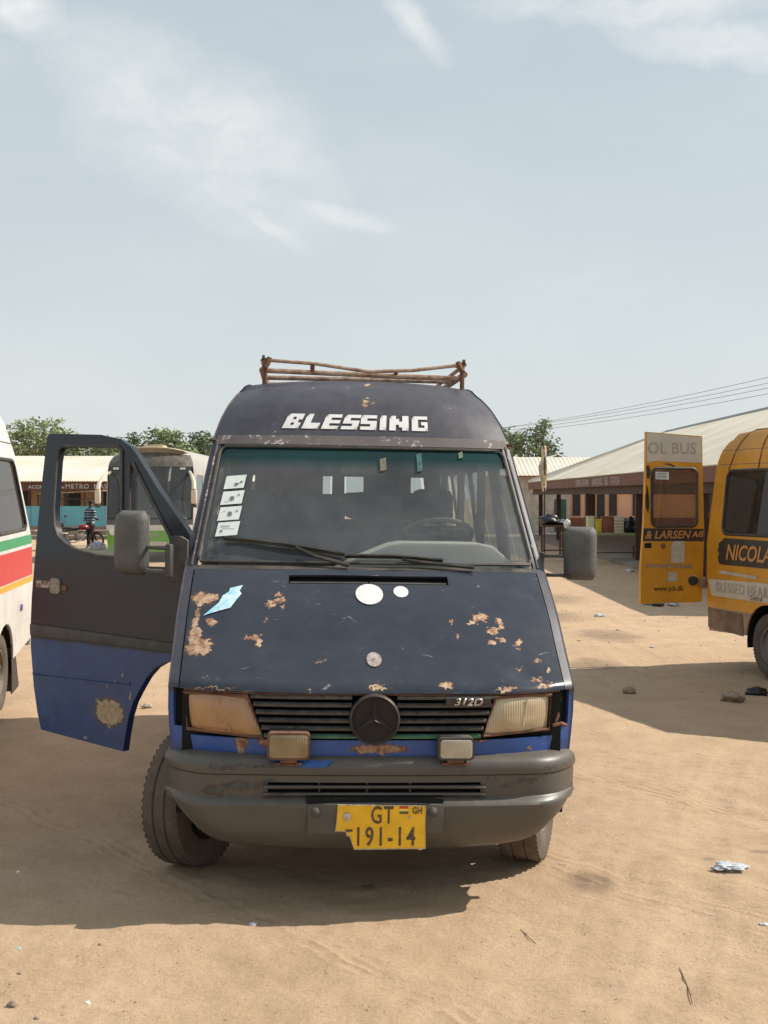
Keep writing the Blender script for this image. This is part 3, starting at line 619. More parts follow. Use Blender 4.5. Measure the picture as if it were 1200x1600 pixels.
def lamp(name, quad, frm, lens, parent=van):
    """quad = TL, TR, BR, BL in (x, z)"""
    e = bpy.data.objects.new(name, None); COL.objects.link(e); e.parent = parent
    def grid(q_, off, n=8, bulge=0.0):
        vs = []; fs = []
        for j in range(n + 1):
            for i in range(n + 1):
                s_, t = i / n, j / n
                xx = (q_[0][0] * (1 - s_) + q_[1][0] * s_) * (1 - t) + (q_[3][0] * (1 - s_) + q_[2][0] * s_) * t
                zz = (q_[0][1] * (1 - s_) + q_[1][1] * s_) * (1 - t) + (q_[3][1] * (1 - s_) + q_[2][1] * s_) * t
                vs.append(on_front(xx, zz, off + bulge * (1 - (2 * s_ - 1) ** 4) * (1 - (2 * t - 1) ** 4)))
        for j in range(n):
            for i in range(n): a = j * (n + 1) + i; fs.append((a, a + 1, a + n + 2, a + n + 1))
        return vs, fs
    v1, f1 = grid(quad, -0.03); mb = MB().add(v1, f1); hb_ = mb.build('lamp_housing', M['void'], e, solid=0.08, off=-1)
    P = [on_front(x, z, 0.004) for x, z in quad]; mb = MB(); mb.tube(P + [P[0], P[1]], 0.009, 6, 0, False); mb.build('lamp_rim', frm, e, smooth=True)
    c = (sum(p[0] for p in quad) / 4, sum(p[1] for p in quad) / 4); qi = [(c[0] + (x - c[0]) * 0.965, c[1] + (z - c[1]) * 0.95) for x, z in quad]
    v1, f1 = grid(qi, -0.006, 10, 0.02); MB().add(v1, f1).build('lens', lens, e, smooth=True, solid=0.006, off=-1)
    # divider between main beam and signal section
    xm = qi[0][0] * 0.45 + qi[1][0] * 0.55; xb = qi[3][0] * 0.42 + qi[2][0] * 0.58
    mb = MB().tube([on_front(xm, qi[0][1] - 0.01, 0.014), on_front(xb, qi[2][1] + 0.02, 0.014)], 0.0035, 5); mb.build('lens_divider', lens, e, smooth=True)
    return e
lamp('headlight', [(-0.895, 0.992), (-0.592, 0.990), (-0.515, 0.795), (-0.872, 0.815)], M['rust'], M['lensL'])
lamp('headlight', [(0.565, 0.990), (0.845, 0.995), (0.835, 0.822), (0.505, 0.806)], M['rust'], M['lensR'])
# right bay behind the missing turn signal: torn bracket
mb = MB(); mb.tube([(0.87, 0.20, 0.83), (0.885, 0.19, 0.88), (0.90, 0.22, 0.96)], 0.008, 6); mb.tube([(0.86, 0.19, 0.835), (0.90, 0.19, 0.845), (0.93, 0.22, 0.83)], 0.01, 6); mb.build('torn_bracket', M['rust'], van, smooth=True)
for i in range(6):    # grille slats with an upper flange and a shadow gap
    z = 0.985 - 0.036 * i; a = lerp([(0.78, 0.505), (1.0, 0.585)], z); P = []
    mb = MB()
    for u0, u1 in ((-a, -0.11 if i < 5 else 0), (0.10 if i < 5 else 0, a - (0.02 if i > 0 else 0))):
        xs_ = lin(u0, u1, 10); vs = []
        for x in xs_:
            p = on_front(x, z, 0); vs += [p + Vector((0, 0.0, 0.010)), p + Vector((0, -0.016, 0.002)), p + Vector((0, -0.014, -0.006)), p + Vector((0, 0.05, -0.014))]
        fs = [(4 * j + c_, 4 * j + c_ + 1, 4 * j + c_ + 5, 4 * j + c_ + 4) for j in range(10) for c_ in range(3)]
        mb.add(vs, fs)
    mb.build('grille_slat', M['greengrille'] if i == 5 else M['grille'], van, smooth=True, solid=0.004, off=0)
em = bpy.data.objects.new('star_emblem', None); COL.objects.link(em); em.parent = van; em.location = (-0.005, 0.02, 0.888)
Mr = Matrix.Rotation(R(90), 4, 'Z')
mb = MB(); mb.lathe([(0.098, -0.012), (0.102, 0.0), (0.109, 0.010), (0.116, 0.004), (0.119, -0.015), (0.108, -0.02), (0.098, -0.012)], 48, Matrix.Rotation(R(-90), 4, 'Z')); mb.build('ring', M['emblem'], em, smooth=True)
mb = MB(); mb.lathe([(0.10, -0.008), (0.0001, -0.008)], 40, Matrix.Rotation(R(-90), 4, 'Z')); mb.build('mesh_disc', M['mesh'], em)
mb = MB()
for k in range(3):
    a = R(90 + 120 * k); ca, sa = math.cos(a), math.sin(a); Lr = 0.102; wd = 0.017
    tip = Vector((ca * Lr, -0.004, sa * Lr)); l = Vector((-sa * wd * 0.9 + ca * 0.012, 0.006, ca * wd * 0.9 + sa * 0.012)); r_ = Vector((sa * wd * 0.9 + ca * 0.012, 0.006, -ca * wd * 0.9 + sa * 0.012)); c_ = Vector((0, -0.022, 0))
    mb.add([c_, l, tip, r_], [(0, 1, 2), (0, 2, 3)])
mb.build('star', M['emblem'], em, solid=0.003, off=0)
def plane_y(x0, z0, y): return lambda x, yy, zz=0: Vector((x0 + x, y - zz, z0 + yy))
bd = MB().cbox((0.43, 0.028, 0.972), (0.21, 0.02, 0.035)); bdo = bd.build('model_badge', M['black'], van)
text('badge_number', '312D', 0.047, M['chrome'], plane_y(0.36, 0.956, 0.017), bdo, extrude=0.004, bold=0.0015, shear=0.25, xs=1.25)
# fog lamps on the bumper
for nm, x0, x1, z0, z1, lm in (('fog_lamp', -0.497, -0.302, 0.712, 0.835, M['fogL']), ('fog_lamp', 0.285, 0.452, 0.712, 0.816, M['fogR'])):
    e = bpy.data.objects.new(nm, None); COL.objects.link(e); e.parent = van
    MB().prism(rrect(x0, x1, z0, z1, 0.02), 'y', -0.035, 0.045).build('lamp_case', M['rust'] if x0 < 0 else M['trim'], e, smooth=True)
    o = MB().prism(rrect(x0 + 0.010, x1 - 0.010, z0 + 0.010, z1 - 0.010, 0.014), 'y', -0.044, -0.03).build('lens', lm, e, bevel=0.004)
    MB().cbox(((x0 + x1) / 2, 0.0, 0.70), (0.075, 0.03, 0.035)).cbox(((x0 + x1) / 2, 0.02, 0.69), (0.12, 0.07, 0.01)).build('bracket', M['rust'], e)
# bumper
def bumper():
    mb = MB(); us = lin(-1, 1, 60); HW = 0.985
    def prof(u):
        a = abs(u); zb = 0.268 + 0.045 * a * a + 0.27 * a ** 9; f = (0.50 - zb)
        zm = lambda t: 0.50 - f * t
        P = [(0.16, 0.715), (0.075, 0.712), (0.03, 0.703), (0.008, 0.685), (0.002, 0.655), (0.006, 0.640), (0.016, 0.634), (0.012, 0.628), (0.012, 0.60), (0.016, 0.53), (0.006, 0.520), (-0.020, 0.510), (-0.028, 0.497), (-0.022, zm(0.12)), (-0.010, zm(0.35)), (0.012, zm(0.62)), (0.055, zm(0.88)), (0.11, zm(1.0)), (0.16, zm(0.97))]
        return P
    vs = []; n = None
    for u in us:
        a = abs(u); x = HW * u; bow = 0.055 * a ** 2 + 0.20 * max(0, (a - 0.72) / 0.28) ** 2.6
        P = prof(u); n = len(P)
        nx_ = math.copysign(1, u) * min(1.0, max(0, (a - 0.72) / 0.28) ** 1.7); an_ = abs(nx_)
        for (dy, z) in P:
            dy = dy * (1 - an_) + 0.011 * an_ if dy < 0 else dy
            c_ = math.sqrt(max(0, 1 - nx_ * nx_)); vs.append((x - nx_ * dy, bow + dy * c_ + (0.0), z))
    # side returns to the wheel arch
    L = []; Rr = []
    fs = [(j * n + i, j * n + i + 1, (j + 1) * n + i + 1, (j + 1) * n + i) for j in range(60) for i in range(n - 1)]
    recess = lambda x, z: abs(x) < 0.505 and 0.545 < z < 0.625
    out = []
    for f in fs:
        c = sum((Vector(vs[i]) for i in f), Vector()) / 4
        if abs(c.x) < 0.50 and 0.53 < c.z < 0.60: continue
        if abs(c.x) < 0.31 and 0.505 < c.z < 0.52: out.append(f); continue
        out.append(f)
    mb.add(vs, out)
    for e_, j in ((-1, 0), (1, 60)):
        base = [Vector(vs[j * n + i]) for i in range(n)]; far = [p + Vector((-e_ * 0.006 if i else 0, 0.27, 0)) for i, p in enumerate(base)]
        far = [Vector((p.x, min(p.y, 0.56), p.z)) for p in far]
        mb.add(base + far, [(i, i + 1, n + i + 1, n + i) for i in range(n - 1)])
    return mb
bump = bumper().build('bumper', M['bumper'], van, smooth=True, solid=0.012, off=0, sharp=42)
MB().box(-0.56, 0.56, 0.07, 0.08, 0.50, 0.64).build('bumper_vent', M['void'], bump)
for z in (0.578, 0.545):
    MB().prism([(0.010, z + 0.008), (0.002, z), (0.010, z - 0.008), (0.06, z - 0.004), (0.06, z + 0.004)], 'x', -0.515, 0.515).build('vent_rib', M['bumper'], bump, bevel=0.002)
for x in (-0.26, -0.04, 0.16): MB().box(x, x + 0.008, 0.03, 0.06, 0.53, 0.62).build('vent_divider', M['bumper'], bump)
MB().box(-0.315, 0.315, -0.022, 0.02, 0.509, 0.535).build('plate_shade_bar', M['void'], bump)  # solid black bar put in as the shade above the plate bracket
pb = MB().prism([(-0.31, 0.375), (0.315, 0.375), (0.315, 0.51), (-0.31, 0.51)], 'y', -0.036, 0.03).build('plate_bracket', M['bumper'], van, bevel=0.006)
for x in (-0.275, 0.265):
    mb = MB(); mb.lathe([(0.022, 0), (0.020, 0.012), (0.010, 0.02), (0.0005, 0.022)], 16, Matrix.Translation((x, -0.036, 0.475)) @ Matrix.Rotation(R(-90), 4, 'Z')); mb.build('bolt', M['trim'], pb, smooth=True)
# tow eye holes
for x in (-0.47, 0.66):
    mb = MB(); mb.lathe([(0.001, 0.002), (0.03, 0.002)], 16, Matrix.Translation((x, 0.035 if x < 0 else 0.075, 0.39)) @ Matrix.Scale(0.4, 4, (0, 0, 1)) @ Matrix.Rotation(R(-90), 4, 'Z')); mb.build('tow_hole', M['void'], bump)
# blue smear on bumper
mb = MB(); mb.add([(-0.50, -0.001, 0.702), (-0.19, -0.003, 0.702), (-0.205, -0.004, 0.686), (-0.23, -0.004, 0.672), (-0.30, -0.004, 0.668), (-0.40, -0.003, 0.682)], [(0, 1, 2, 3, 4, 5)]); 
for i, v in enumerate(mb.v): mb.v[i] = (v[0], 0.055 * (v[0] / 0.985) ** 2 + {0: 0.008, 1: 0.008}.get(i, -0.003) , v[2])
mb.build('paint_smear', M['bluechip'], bump, solid=0.002)
# number plate
PLY = -0.052
plo = [(-0.172, 0.512), (0.229, 0.508), (0.231, 0.312), (-0.095, 0.309), (-0.108, 0.35), (-0.115, 0.368), (-0.128, 0.372), (-0.136, 0.392), (-0.180, 0.392)]
pl = MB().prism(plo, 'y', PLY, PLY + 0.004).build('number_plate', M['plate'], van)
mb = MB(); Pp = [Vector((x, PLY - 0.001, z)) for x, z in plo]; mb.tube(Pp + [Pp[0], Pp[1]], 0.0028, 5, 0, False); mb.build('plate_edge', mat('pale_plate_rim', (0.6, 0.5, 0.35), 0.5, var=0.4, scale=40), pl)
text('plate_text', 'GT', 0.112, M['plateink'], plane_y(-0.022, 0.428, PLY - 0.001), pl, extrude=0.002, bold=0.001, xs=0.66, spacing=1.15)
text('plate_text', '191-14', 0.120, M['plateink'], plane_y(-0.098, 0.327, PLY - 0.001), pl, extrude=0.002, bold=0.0012, xs=0.70, spacing=1.22)
MB().box(-0.135, -0.104, PLY - 0.003, PLY, 0.390, 0.400).build('digit_stub', M['plateink'], pl)
text('plate_text', 'GH', 0.042, M['plateink'], plane_y(0.168, 0.472, PLY - 0.001), pl, extrude=0.001, bold=0.001, xs=0.75)
for i, k in enumerate(('red', 'flagy', 'flagg')): MB().box(0.11, 0.150, PLY - 0.002, PLY, 0.495 - i * 0.012, 0.506 - i * 0.012).build('flag_stripe', M[k], pl)
mb = MB(); mb.lathe([(0.020, 0), (0.019, 0.006), (0.008, 0.008), (0.0005, 0.009)], 20, Matrix.Translation((-0.130, PLY, 0.458)) @ Matrix.Rotation(R(-90), 4, 'Z')); mb.build('bolt', M['chrome'], pl, smooth=True)
mb = MB(); mb.lathe([(0.007, 0), (0.006, 0.006), (0.0005, 0.007)], 12, Matrix.Translation((0.157, PLY, 0.456)) @ Matrix.Rotation(R(-90), 4, 'Z')); mb.build('bolt', M['chrome'], pl, smooth=True)
# round stickers on the bonnet, blue torn sticker, small maker badge
def on_hood(x, y, off=0.0):
    lo, hi = 3.0, 8.0
    for _ in range(30):
        mid = (lo + hi) / 2; p = S.surf(x / 0.96, mid)
        if p.y < y: lo = mid
        else: hi = mid
    return S.surf(x / 0.96, lo, off)
def hood_disc(name, cx, cy, rx, ry, m):
    mb = MB(); vs = [on_hood(cx, cy, 0.009)] + [on_hood(cx + rx * math.cos(a), cy + ry * math.sin(a), 0.008) for a in lin(0, 2 * math.pi, 24)[:-1]]
    mb.add(vs, [(0, i + 1, (i + 1) % 24 + 1) for i in range(24)]); return mb.build(name, m, van, smooth=True, solid=0.002, off=0)
hood_disc('round_sticker', -0.003, 0.635, 0.070, 0.075, M['white']); hood_disc('round_sticker', 0.160, 0.655, 0.038, 0.042, M['white'])
hb2 = hood_disc('bonnet_badge', 0.0, 0.225, 0.036, 0.044, mat('faded_badge', (0.42, 0.38, 0.36), 0.5, col2=(0.2, 0.1, 0.09), scale=30))
tp = [(-0.83, 0.56), (-0.70, 0.575), (-0.675, 0.62), (-0.65, 0.665), (-0.662, 0.685), (-0.648, 0.725), (-0.71, 0.715), (-0.715, 0.69), (-0.745, 0.665), (-0.76, 0.62)]
panel('torn_blue_sticker', tp, [], lambda u, v: on_hood(u, v, 0.0075), mat('sticker_blue', (0.25, 0.58, 0.72), 0.5, col2=(0.70, 0.80, 0.84), scale=22), van, (-0.75, -0.7), (0.6, 0.65, 0.69), solid=0.002, off=0)
# BLESSING lettering in blocky slanted strokes, slashed
GL = {'B': ['11111', '11011', '11110', '11011', '11111'], 'L': ['11000', '11000', '11000', '11111', '11111'], 'E': ['11111', '11000', '11111', '11000', '11111'],
      'S': ['11111', '11000', '11111', '00011', '11111'], 'I': ['11', '11', '11', '11', '11'], 'N': ['110011', '111011', '111111', '110111', '110011'], 'G': ['11111', '11000', '11011', '11001', '11111']}
bv = None
def on_brow(x, z, off=0.004):
    lo, hi = 10.0, 14.0
    for _ in range(30):
        mid = (lo + hi) / 2; p = S.surf(x / 0.83, mid)
        if p.z < z: lo = mid
        else: hi = mid
    return S.surf(x / 0.83, lo, off)
lt = MB(); cx = -0.462; cell_w = 0.0185; rh = [0.019, 0.0155, 0.019, 0.0155, 0.019]; zbase = 2.302; wt = {'I': 2}
for li, chh in enumerate('BLESSING'):
    g = GL[chh]; wcol = len(g[0]); top = zbase + sum(rh) - li * 0.0004
    for r_i, rowc in enumerate(g):
        zt = top - sum(rh[:r_i]); zb_ = zt - rh[r_i]; c0 = 0
        while c0 < wcol:
            if rowc[c0] == '1':
                c1 = c0
                while c1 < wcol and rowc[c1] == '1': c1 += 1
                n_ = max(1, c1 - c0)
                xs_ = lin(cx + c0 * cell_w, cx + c1 * cell_w, n_)
                sh = lambda z: (z - zbase) * (0.35 if li < 4 else 0.12)
                zts = zt + 0.0004; 
                for j in range(n_):
                    # diagonal slash: leave small gaps at the letter's upper left and lower right
                    if (r_i == 0 and c0 == 0 and j == 0):
                        a0, a1 = xs_[j], xs_[j + 1]
                        lt.add([on_brow(a0 + sh(zb_) , zb_), on_brow(a0 + 0.006 + sh(zb_), zb_), on_brow(a1 + sh(zt) - 0.002, zt), on_brow(a0 + 0.012 + sh(zt), zt)], [(0, 1, 2, 3)])
                        lt.add([on_brow(a0 + 0.010 + sh(zb_), zb_), on_brow(a1 + sh(zb_), zb_), on_brow(a1 + sh(zt), zt), on_brow(a1 + sh(zt) - 0.001, zt)], [(0, 1, 2, 3)])
                        continue
                    if r_i == 4 and c1 == wcol and j == n_ - 1:
                        a0, a1 = xs_[j], xs_[j + 1]
                        lt.add([on_brow(a0 + sh(zb_), zb_), on_brow(a0 + 0.003 + sh(zb_), zb_), on_brow(a1 - 0.002 + sh(zt), zt), on_brow(a0 + sh(zt), zt)], [(0, 1, 2, 3)])
                        lt.add([on_brow(a0 + 0.007 + sh(zb_), zb_), on_brow(a1 - 0.003 + sh(zb_), zb_), on_brow(a1 + 0.001 + sh(zt), zt)], [(0, 1, 2)])
                        continue
                    a0, a1 = xs_[j], xs_[j + 1]
                    lt.add([on_brow(a0 + sh(zb_), zb_), on_brow(a1 + sh(zb_), zb_), on_brow(a1 + sh(zt), zt), on_brow(a0 + sh(zt), zt)], [(0, 1, 2, 3)])
                c0 = c1
            else: c0 += 1
    cx += wcol * cell_w + 0.0185
lt.build('roof_lettering', M['white'], van, solid=0.002, off=0)
# corner marker lamps beside the brow
for sgn, z in ((-1, 2.29), (1, 2.28)):
    p = S.surf(sgn, 10.6); MB().tube([p + Vector((-sgn * 0.01, 0, 0)), p + Vector((sgn * 0.022, -0.01, 0.004)), p + Vector((sgn * 0.028, 0.03, 0.0))], 0.010, 6).build('marker_lamp', M['black'] if sgn < 0 else M['rust'], van, smooth=True)
# roof rack
rk = bpy.data.objects.new('roof_rack', None); COL.objects.link(rk); rk.parent = van; rk.location = (0.03, 0, 0)
def rod(name, pts, r, m='rack', n=8): return MB().tube(pts, r, n).build(name, M[m], rk, smooth=True)
for sx in (-1, 1):
    rod('rack_post', [(sx * 0.615, 2.10, 2.585), (sx * 0.615, 2.10, 2.765)], 0.0145, 'rust')
    rod('post_cap', [(sx * 0.615, 2.10, 2.765), (sx * 0.632, 2.10, 2.765)], 0.019, 'black')
    rod('rack_clamp', [(sx * 0.615, 2.07, 2.70), (sx * 0.60, 2.08, 2.725), (sx * 0.585, 2.09, 2.765)], 0.018, 'rust')
    rod('side_rail', [(sx * 0.63, 2.10, 2.69), (sx * 0.63, 3.6, 2.70), (sx * 0.63, 4.9, 2.70)], 0.02)
    rod('side_rail', [(sx * 0.63, 2.10, 2.75), (sx * 0.63, 3.6, 2.75), (sx * 0.63, 4.9, 2.75)], 0.013)
    for y in (3.0, 3.9, 4.85): rod('rack_post', [(sx * 0.63, y, 2.58), (sx * 0.63, y, 2.75)], 0.015, 'rust')
rod('front_rail', [(-0.585, 2.09, 2.75), (-0.30, 2.09, 2.735), (-0.06, 2.09, 2.704), (0.04, 2.09, 2.694), (0.30, 2.09, 2.707), (0.56, 2.09, 2.742), (0.60, 2.09, 2.735)], 0.0115)
rod('front_rail', [(-0.63, 2.12, 2.69), (-0.2, 2.12, 2.68), (0.2, 2.12, 2.672), (0.63, 2.12, 2.665)], 0.016)
for x, z in ((-0.32, 2.738), (0.20, 2.70)): rod('rack_strut', [(x, 2.11, 2.69), (x, 2.09, z)], 0.014, 'rust')
for y in (2.6, 3.1, 3.6, 4.1, 4.6): rod('cross_bar', [(-0.63, y, 2.69), (0.63, y, 2.69)], 0.016)
# wheels (stand level although the body leans)
wheel('wheel', van, (-0.885, 0.87, 0.35 - 0.885 * tz), 0.35, 0.22, R(-27), out=-1)
wheel('wheel', van, (0.865, 0.85, 0.35 + 0.865 * tz), 0.35, 0.22, R(-20), out=1)
wheel('wheel', van, (-0.82, 4.55, 0.345 - 0.82 * tz), 0.345, 0.215, 0, out=-1)
wheel('wheel', van, (0.82, 4.55, 0.345 + 0.82 * tz), 0.345, 0.215, 0, out=1)
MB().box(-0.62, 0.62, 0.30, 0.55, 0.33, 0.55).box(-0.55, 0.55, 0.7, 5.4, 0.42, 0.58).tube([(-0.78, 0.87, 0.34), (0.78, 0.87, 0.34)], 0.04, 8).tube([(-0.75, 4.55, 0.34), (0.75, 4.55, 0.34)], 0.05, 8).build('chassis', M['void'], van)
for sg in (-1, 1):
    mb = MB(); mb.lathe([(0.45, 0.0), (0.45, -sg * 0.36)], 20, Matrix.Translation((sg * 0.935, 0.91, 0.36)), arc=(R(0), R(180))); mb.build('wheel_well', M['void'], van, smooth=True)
# cab interior
MB().box(-0.93, 0.93, 0.95, 5.5, 0.60, 0.64).build('cab_floor', M['inner'], van)
mb = MB().box(-0.86, 0.86, 0.98, 1.38, 1.40, 1.50); mb.build('dashboard', M['dash2'], van, bevel=0.03)
hx = [(-0.22, 1.49), (-0.05, 1.585), (0.13, 1.66), (0.20, 1.672), (0.62, 1.672), (0.70, 1.655), (0.84, 1.54), (0.86, 1.48)]
MB().prism([(x, z) for x, z in hx], 'y', 1.08, 1.36).build('instrument_hood', M['dash'], van, bevel=0.02)
MB().box(-0.88, 0.88, 0.96, 1.0, 1.0, 1.49).build('firewall', M['void'], van)
st = bpy.data.objects.new('steering_wheel', None); COL.objects.link(st); st.parent = van; st.location = (0.44, 1.52, 1.70); st.rotation_euler = (R(-28), 0, 0)
MB().tube([(0.20 * math.cos(a), 0.20 * math.sin(a), 0) for a in lin(0, 2 * math.pi, 28)], 0.014, 8, 0, False).build('wheel_rim', M['trim'], st, smooth=True)
MB().cbox((0, 0, -0.01), (0.10, 0.09, 0.03)).cbox((0, 0.0, -0.01), (0.38, 0.03, 0.015)).tube([(0, 0, -0.02), (0, 0.05, -0.3)], 0.02).build('wheel_hub', M['black'], st)
def seat(x, y, wd, h=0.0):
    e = bpy.data.objects.new('seat', None); COL.objects.link(e); e.parent = van
    MB().box(x - wd / 2, x + wd / 2, y - 0.48, y, 0.98, 1.14).build('seat_cushion', M['seat'], e, bevel=0.04)
    MB().box(x - wd / 2, x + wd / 2, y - 0.02, y + 0.13, 1.05, 1.72 + h).build('seat_back', M['seat'], e, bevel=0.05)
    n_ = 1 if wd < 0.6 else 2
    for i in range(n_):
        xx = x + (0 if n_ == 1 else (i - 0.5) * wd / 2); MB().box(xx - 0.13, xx + 0.13, y, y + 0.10, 1.74 + h, 1.95 + h).build('headrest', M['seat'], e, bevel=0.05)
seat(0.47, 2.05, 0.50, 0.02); seat(-0.42, 2.05, 0.86, -0.02)
for y in (2.95, 3.75, 4.55, 5.25):
    seat(-0.52, y, 0.62, 0.0); seat(0.34, y, 0.78, 0.0)
MB().box(-0.02, 0.02, 1.46, 1.50, 2.08, 2.19).cbox((0, 1.46, 2.08), (0.26, 0.03, 0.08)).build('rear_view_mirror', M['black'], van, bevel=0.008)
mb = MB(); vs = []; 
for i in range(25):
    x = -0.74 + 0.60 * i / 24; vs += [(x, 5.50 + 0.015 * math.sin(i * 1.7), 1.45), (x, 5.50 + 0.015 * math.sin(i * 1.7), 2.13)]
mb.add(vs, [(2 * i, 2 * i + 2, 2 * i + 3, 2 * i + 1) for i in range(24)]); mb.build('curtain_or_panel', M['curtain_or_panel'], van, smooth=True, solid=0.004)
mb = MB(); vs = []
for i in range(25):
    x = 0.22 + 0.42 * i / 24; vs += [(x, 5.50 + 0.012 * math.sin(i * 1.3), 1.45), (x, 5.50 + 0.012 * math.sin(i * 1.3), 2.14)]
mb.add(vs, [(2 * i, 2 * i + 2, 2 * i + 3, 2 * i + 1) for i in range(24)]); mb.build('curtain_or_panel', mat('grey_dimming_panel', (0.12, 0.125, 0.13), 0.9), van, smooth=True, solid=0.004)  # grey panel added to dim the bright right rear window
for yy in (2.35, 3.36, 4.40):
    mb = MB(); mb.box(0.80, 0.84, yy, yy + 0.10, 1.5, 2.15).box(-0.84, -0.80, yy, yy + 0.10, 1.5, 2.15); mb.build('curtain_or_panel', mat('pale_curtain', (0.3, 0.27, 0.24), 0.9), van)

# open near door (image left), built flat in its own frame and hung on the hinge
def door_pt(u, z, out=0.0):
    tb = 0.955 - lerp(W0, z)          # the upper part leans in like the body
    dl = 0.8 * tb if z > 1.5 else 0.0
    return Vector((-u - 1.2 * dl, -out + dl, z))
od = bpy.data.objects.new('open_door', None); COL.objects.link(od); od.parent = van; od.location = (-0.94, 1.02, 0); od.rotation_euler = (0, 0, R(-35) - VY)
dout = [(0.0, 1.60), (0.0, 1.70), (0.236, 1.94), (0.40, 2.13), (0.445, 2.175), (0.534, 2.222), (0.69, 2.248), (1.12, 2.262), (1.150, 2.25), (1.16, 2.20), (1.205, 1.90), (1.24, 1.60), (1.272, 1.30), (1.280, 1.12), (1.275, 1.0), (1.245, 0.77), (1.21, 0.62), (1.175, 0.52), (0.489, 0.478), (0.475, 0.56), (0.448, 0.679), (0.415, 0.76), (0.363, 0.839), (0.31, 0.91), (0.25, 0.965), (0.19, 0.995), (0.133, 1.012), (0.06, 1.02), (0.055, 1.15), (0.01, 1.50)]
wmain = [(0.515, 1.565), (0.552, 1.556), (0.72, 1.558), (0.888, 1.583), (0.98, 1.615), (1.05, 1.66), (1.078, 1.72), (1.085, 1.82), (1.062, 2.10), (1.045, 2.165), (1.01, 2.185), (0.545, 2.180), (0.518, 2.16)]
wq = [(0.455, 1.508), (0.455, 2.09), (0.43, 2.085), (0.25, 1.83), (0.145, 1.69), (0.135, 1.66), (0.135, 1.513)]
SKIN = 0.0
panel('door_skin', dout, [wmain, wq], lambda u, v: door_pt(u, v), M['door'], od, (0.3, 0.6, 0.9), [0.6, 0.75, 0.9, 1.1, 1.3, 1.5, 1.56, 1.8, 2.0, 2.2], solid=0.045, off=1, sharp=30)
def ring_tube(name, poly, r, out, m, par=od):
    P = [door_pt(u, v, out) for u, v in poly]; return MB().tube(P + [P[0], P[1]], r, 6, 0, False).build(name, m, par, smooth=True)
ring_tube('window_seal', wmain, 0.010, 0.004, M['trim']); ring_tube('window_seal', wq, 0.010, 0.004, M['trim'])
panel('quarter_window', wq, [], lambda u, v: door_pt(u, v, -0.02), M['doorglass'], od, smooth=False)
# main pane wound down: only a low edge of glass stands above the sill
panel('window_pane', [(0.52, 1.565), (0.56, 1.556), (0.72, 1.558), (0.888, 1.583), (0.96, 1.61), (0.52, 1.625)], [], lambda u, v: door_pt(u, v, -0.02), M['doorglass'], od, solid=0.004, smooth=False)
MB().prism([(-0.058, 1.060), (-1.268, 1.068), (-1.272, 1.136), (-0.058, 1.110)], 'y', -0.016, 0.004).build('rub_strip', M['trim'], od, bevel=0.006)
MB().tube([door_pt(0.44, 0.862, 0.0), door_pt(1.25, 0.845, 0.0)], 0.008, 6).build('swage_line', M['door'], od, smooth=True)
hn = MB().prism(rrect(-1.105, -1.02, 1.325, 1.415, 0.022), 'y', -0.012, 0.004).build('handle', mat('worn_handle', (0.30, 0.27, 0.22), 0.55, col2=(0.2, 0.16, 0.12), scale=25), od, bevel=0.004)
MB().prism(rrect(-1.23, -1.115, 1.355, 1.395, 0.012), 'y', -0.006, 0.002).build('handle_cavity', mat('rusty_cavity', (0.14, 0.03, 0.02), 0.8, col2=(0.45, 0.4, 0.33), scale=40), hn)
MB().prism(rrect(-1.01, -0.965, 1.345, 1.375, 0.01), 'y', -0.006, 0.002).build('lock', M['rust'], hn)
MB().prism([(-0.005, 1.50), (-0.005, 1.67), (-0.055, 1.69), (-0.13, 1.69), (-0.125, 1.45), (-0.02, 1.44)], 'y', -0.02, 0.0).build('mirror_base', M['trim'], od, bevel=0.006)
def mirror(par, M4, sgn):
    e = bpy.data.objects.new('wing_mirror', None); COL.objects.link(e); e.parent = par; e.matrix_local = M4
    # housing: rounded box with a bulged front, x away from the body
    mb = MB(); n = 18; prof = []
    for j in range(13):
        t = j / 12; z = -0.158 + 0.316 * t; e4 = abs(2 * t - 1)
        f = (1 - e4 ** 4.5) ** (1 / 2.4) if e4 < 1 else 0
        f = max(f, 0.0); sx = 0.098 * (0.80 + 0.20 * f) * (1.0 if f > 0 else 0.0) + (0.0 if f > 0 else 0.075); sy = 0.055 * f + 0.022
        for k in range(n):
            a = 2 * math.pi * k / n; ca, sa = math.cos(a), math.sin(a)
            x = math.copysign(abs(ca) ** 0.72, ca) * sx; y = (math.copysign(abs(sa) ** 0.8, sa)) * sy
            if y > 0: y *= 0.35
            prof.append((x, y, z))
    fs = [(j * n + k, j * n + (k + 1) % n, (j + 1) * n + (k + 1) % n, (j + 1) * n + k) for j in range(12) for k in range(n)] + [tuple(range(n))[::-1], tuple(range(12 * n, 13 * n))]
    mb.add(prof, fs).build('mirror_housing', M['mirror'], e, smooth=True, sharp=60)
    MB().cbox((0, 0.024, 0), (0.165, 0.006, 0.27)).build('mirror_glass', M['chrome'], e)
    for z in (-0.02, -0.135):
        MB().tube([(-sgn * 0.07, 0, z), (-sgn * 0.12, 0, z), (-sgn * 0.235, 0.01, z)], [0.014, 0.010, 0.013], 8).build('mirror_arm', M['mirror'], e, smooth=True)
    MB().cbox((-sgn * 0.235, 0.01, -0.08), (0.035, 0.03, 0.16)).build('arm_bracket', M['trim'], e, bevel=0.008)
mirror(od, Matrix.Translation((-0.262, -0.16, 1.652)) @ Matrix.Scale(1.08, 4), -1)
mirror(van, Matrix.Translation((1.175, 1.05, 1.625)) @ Matrix.Rotation(R(-22), 4, 'Z') @ Matrix.Scale(0.92, 4), 1)
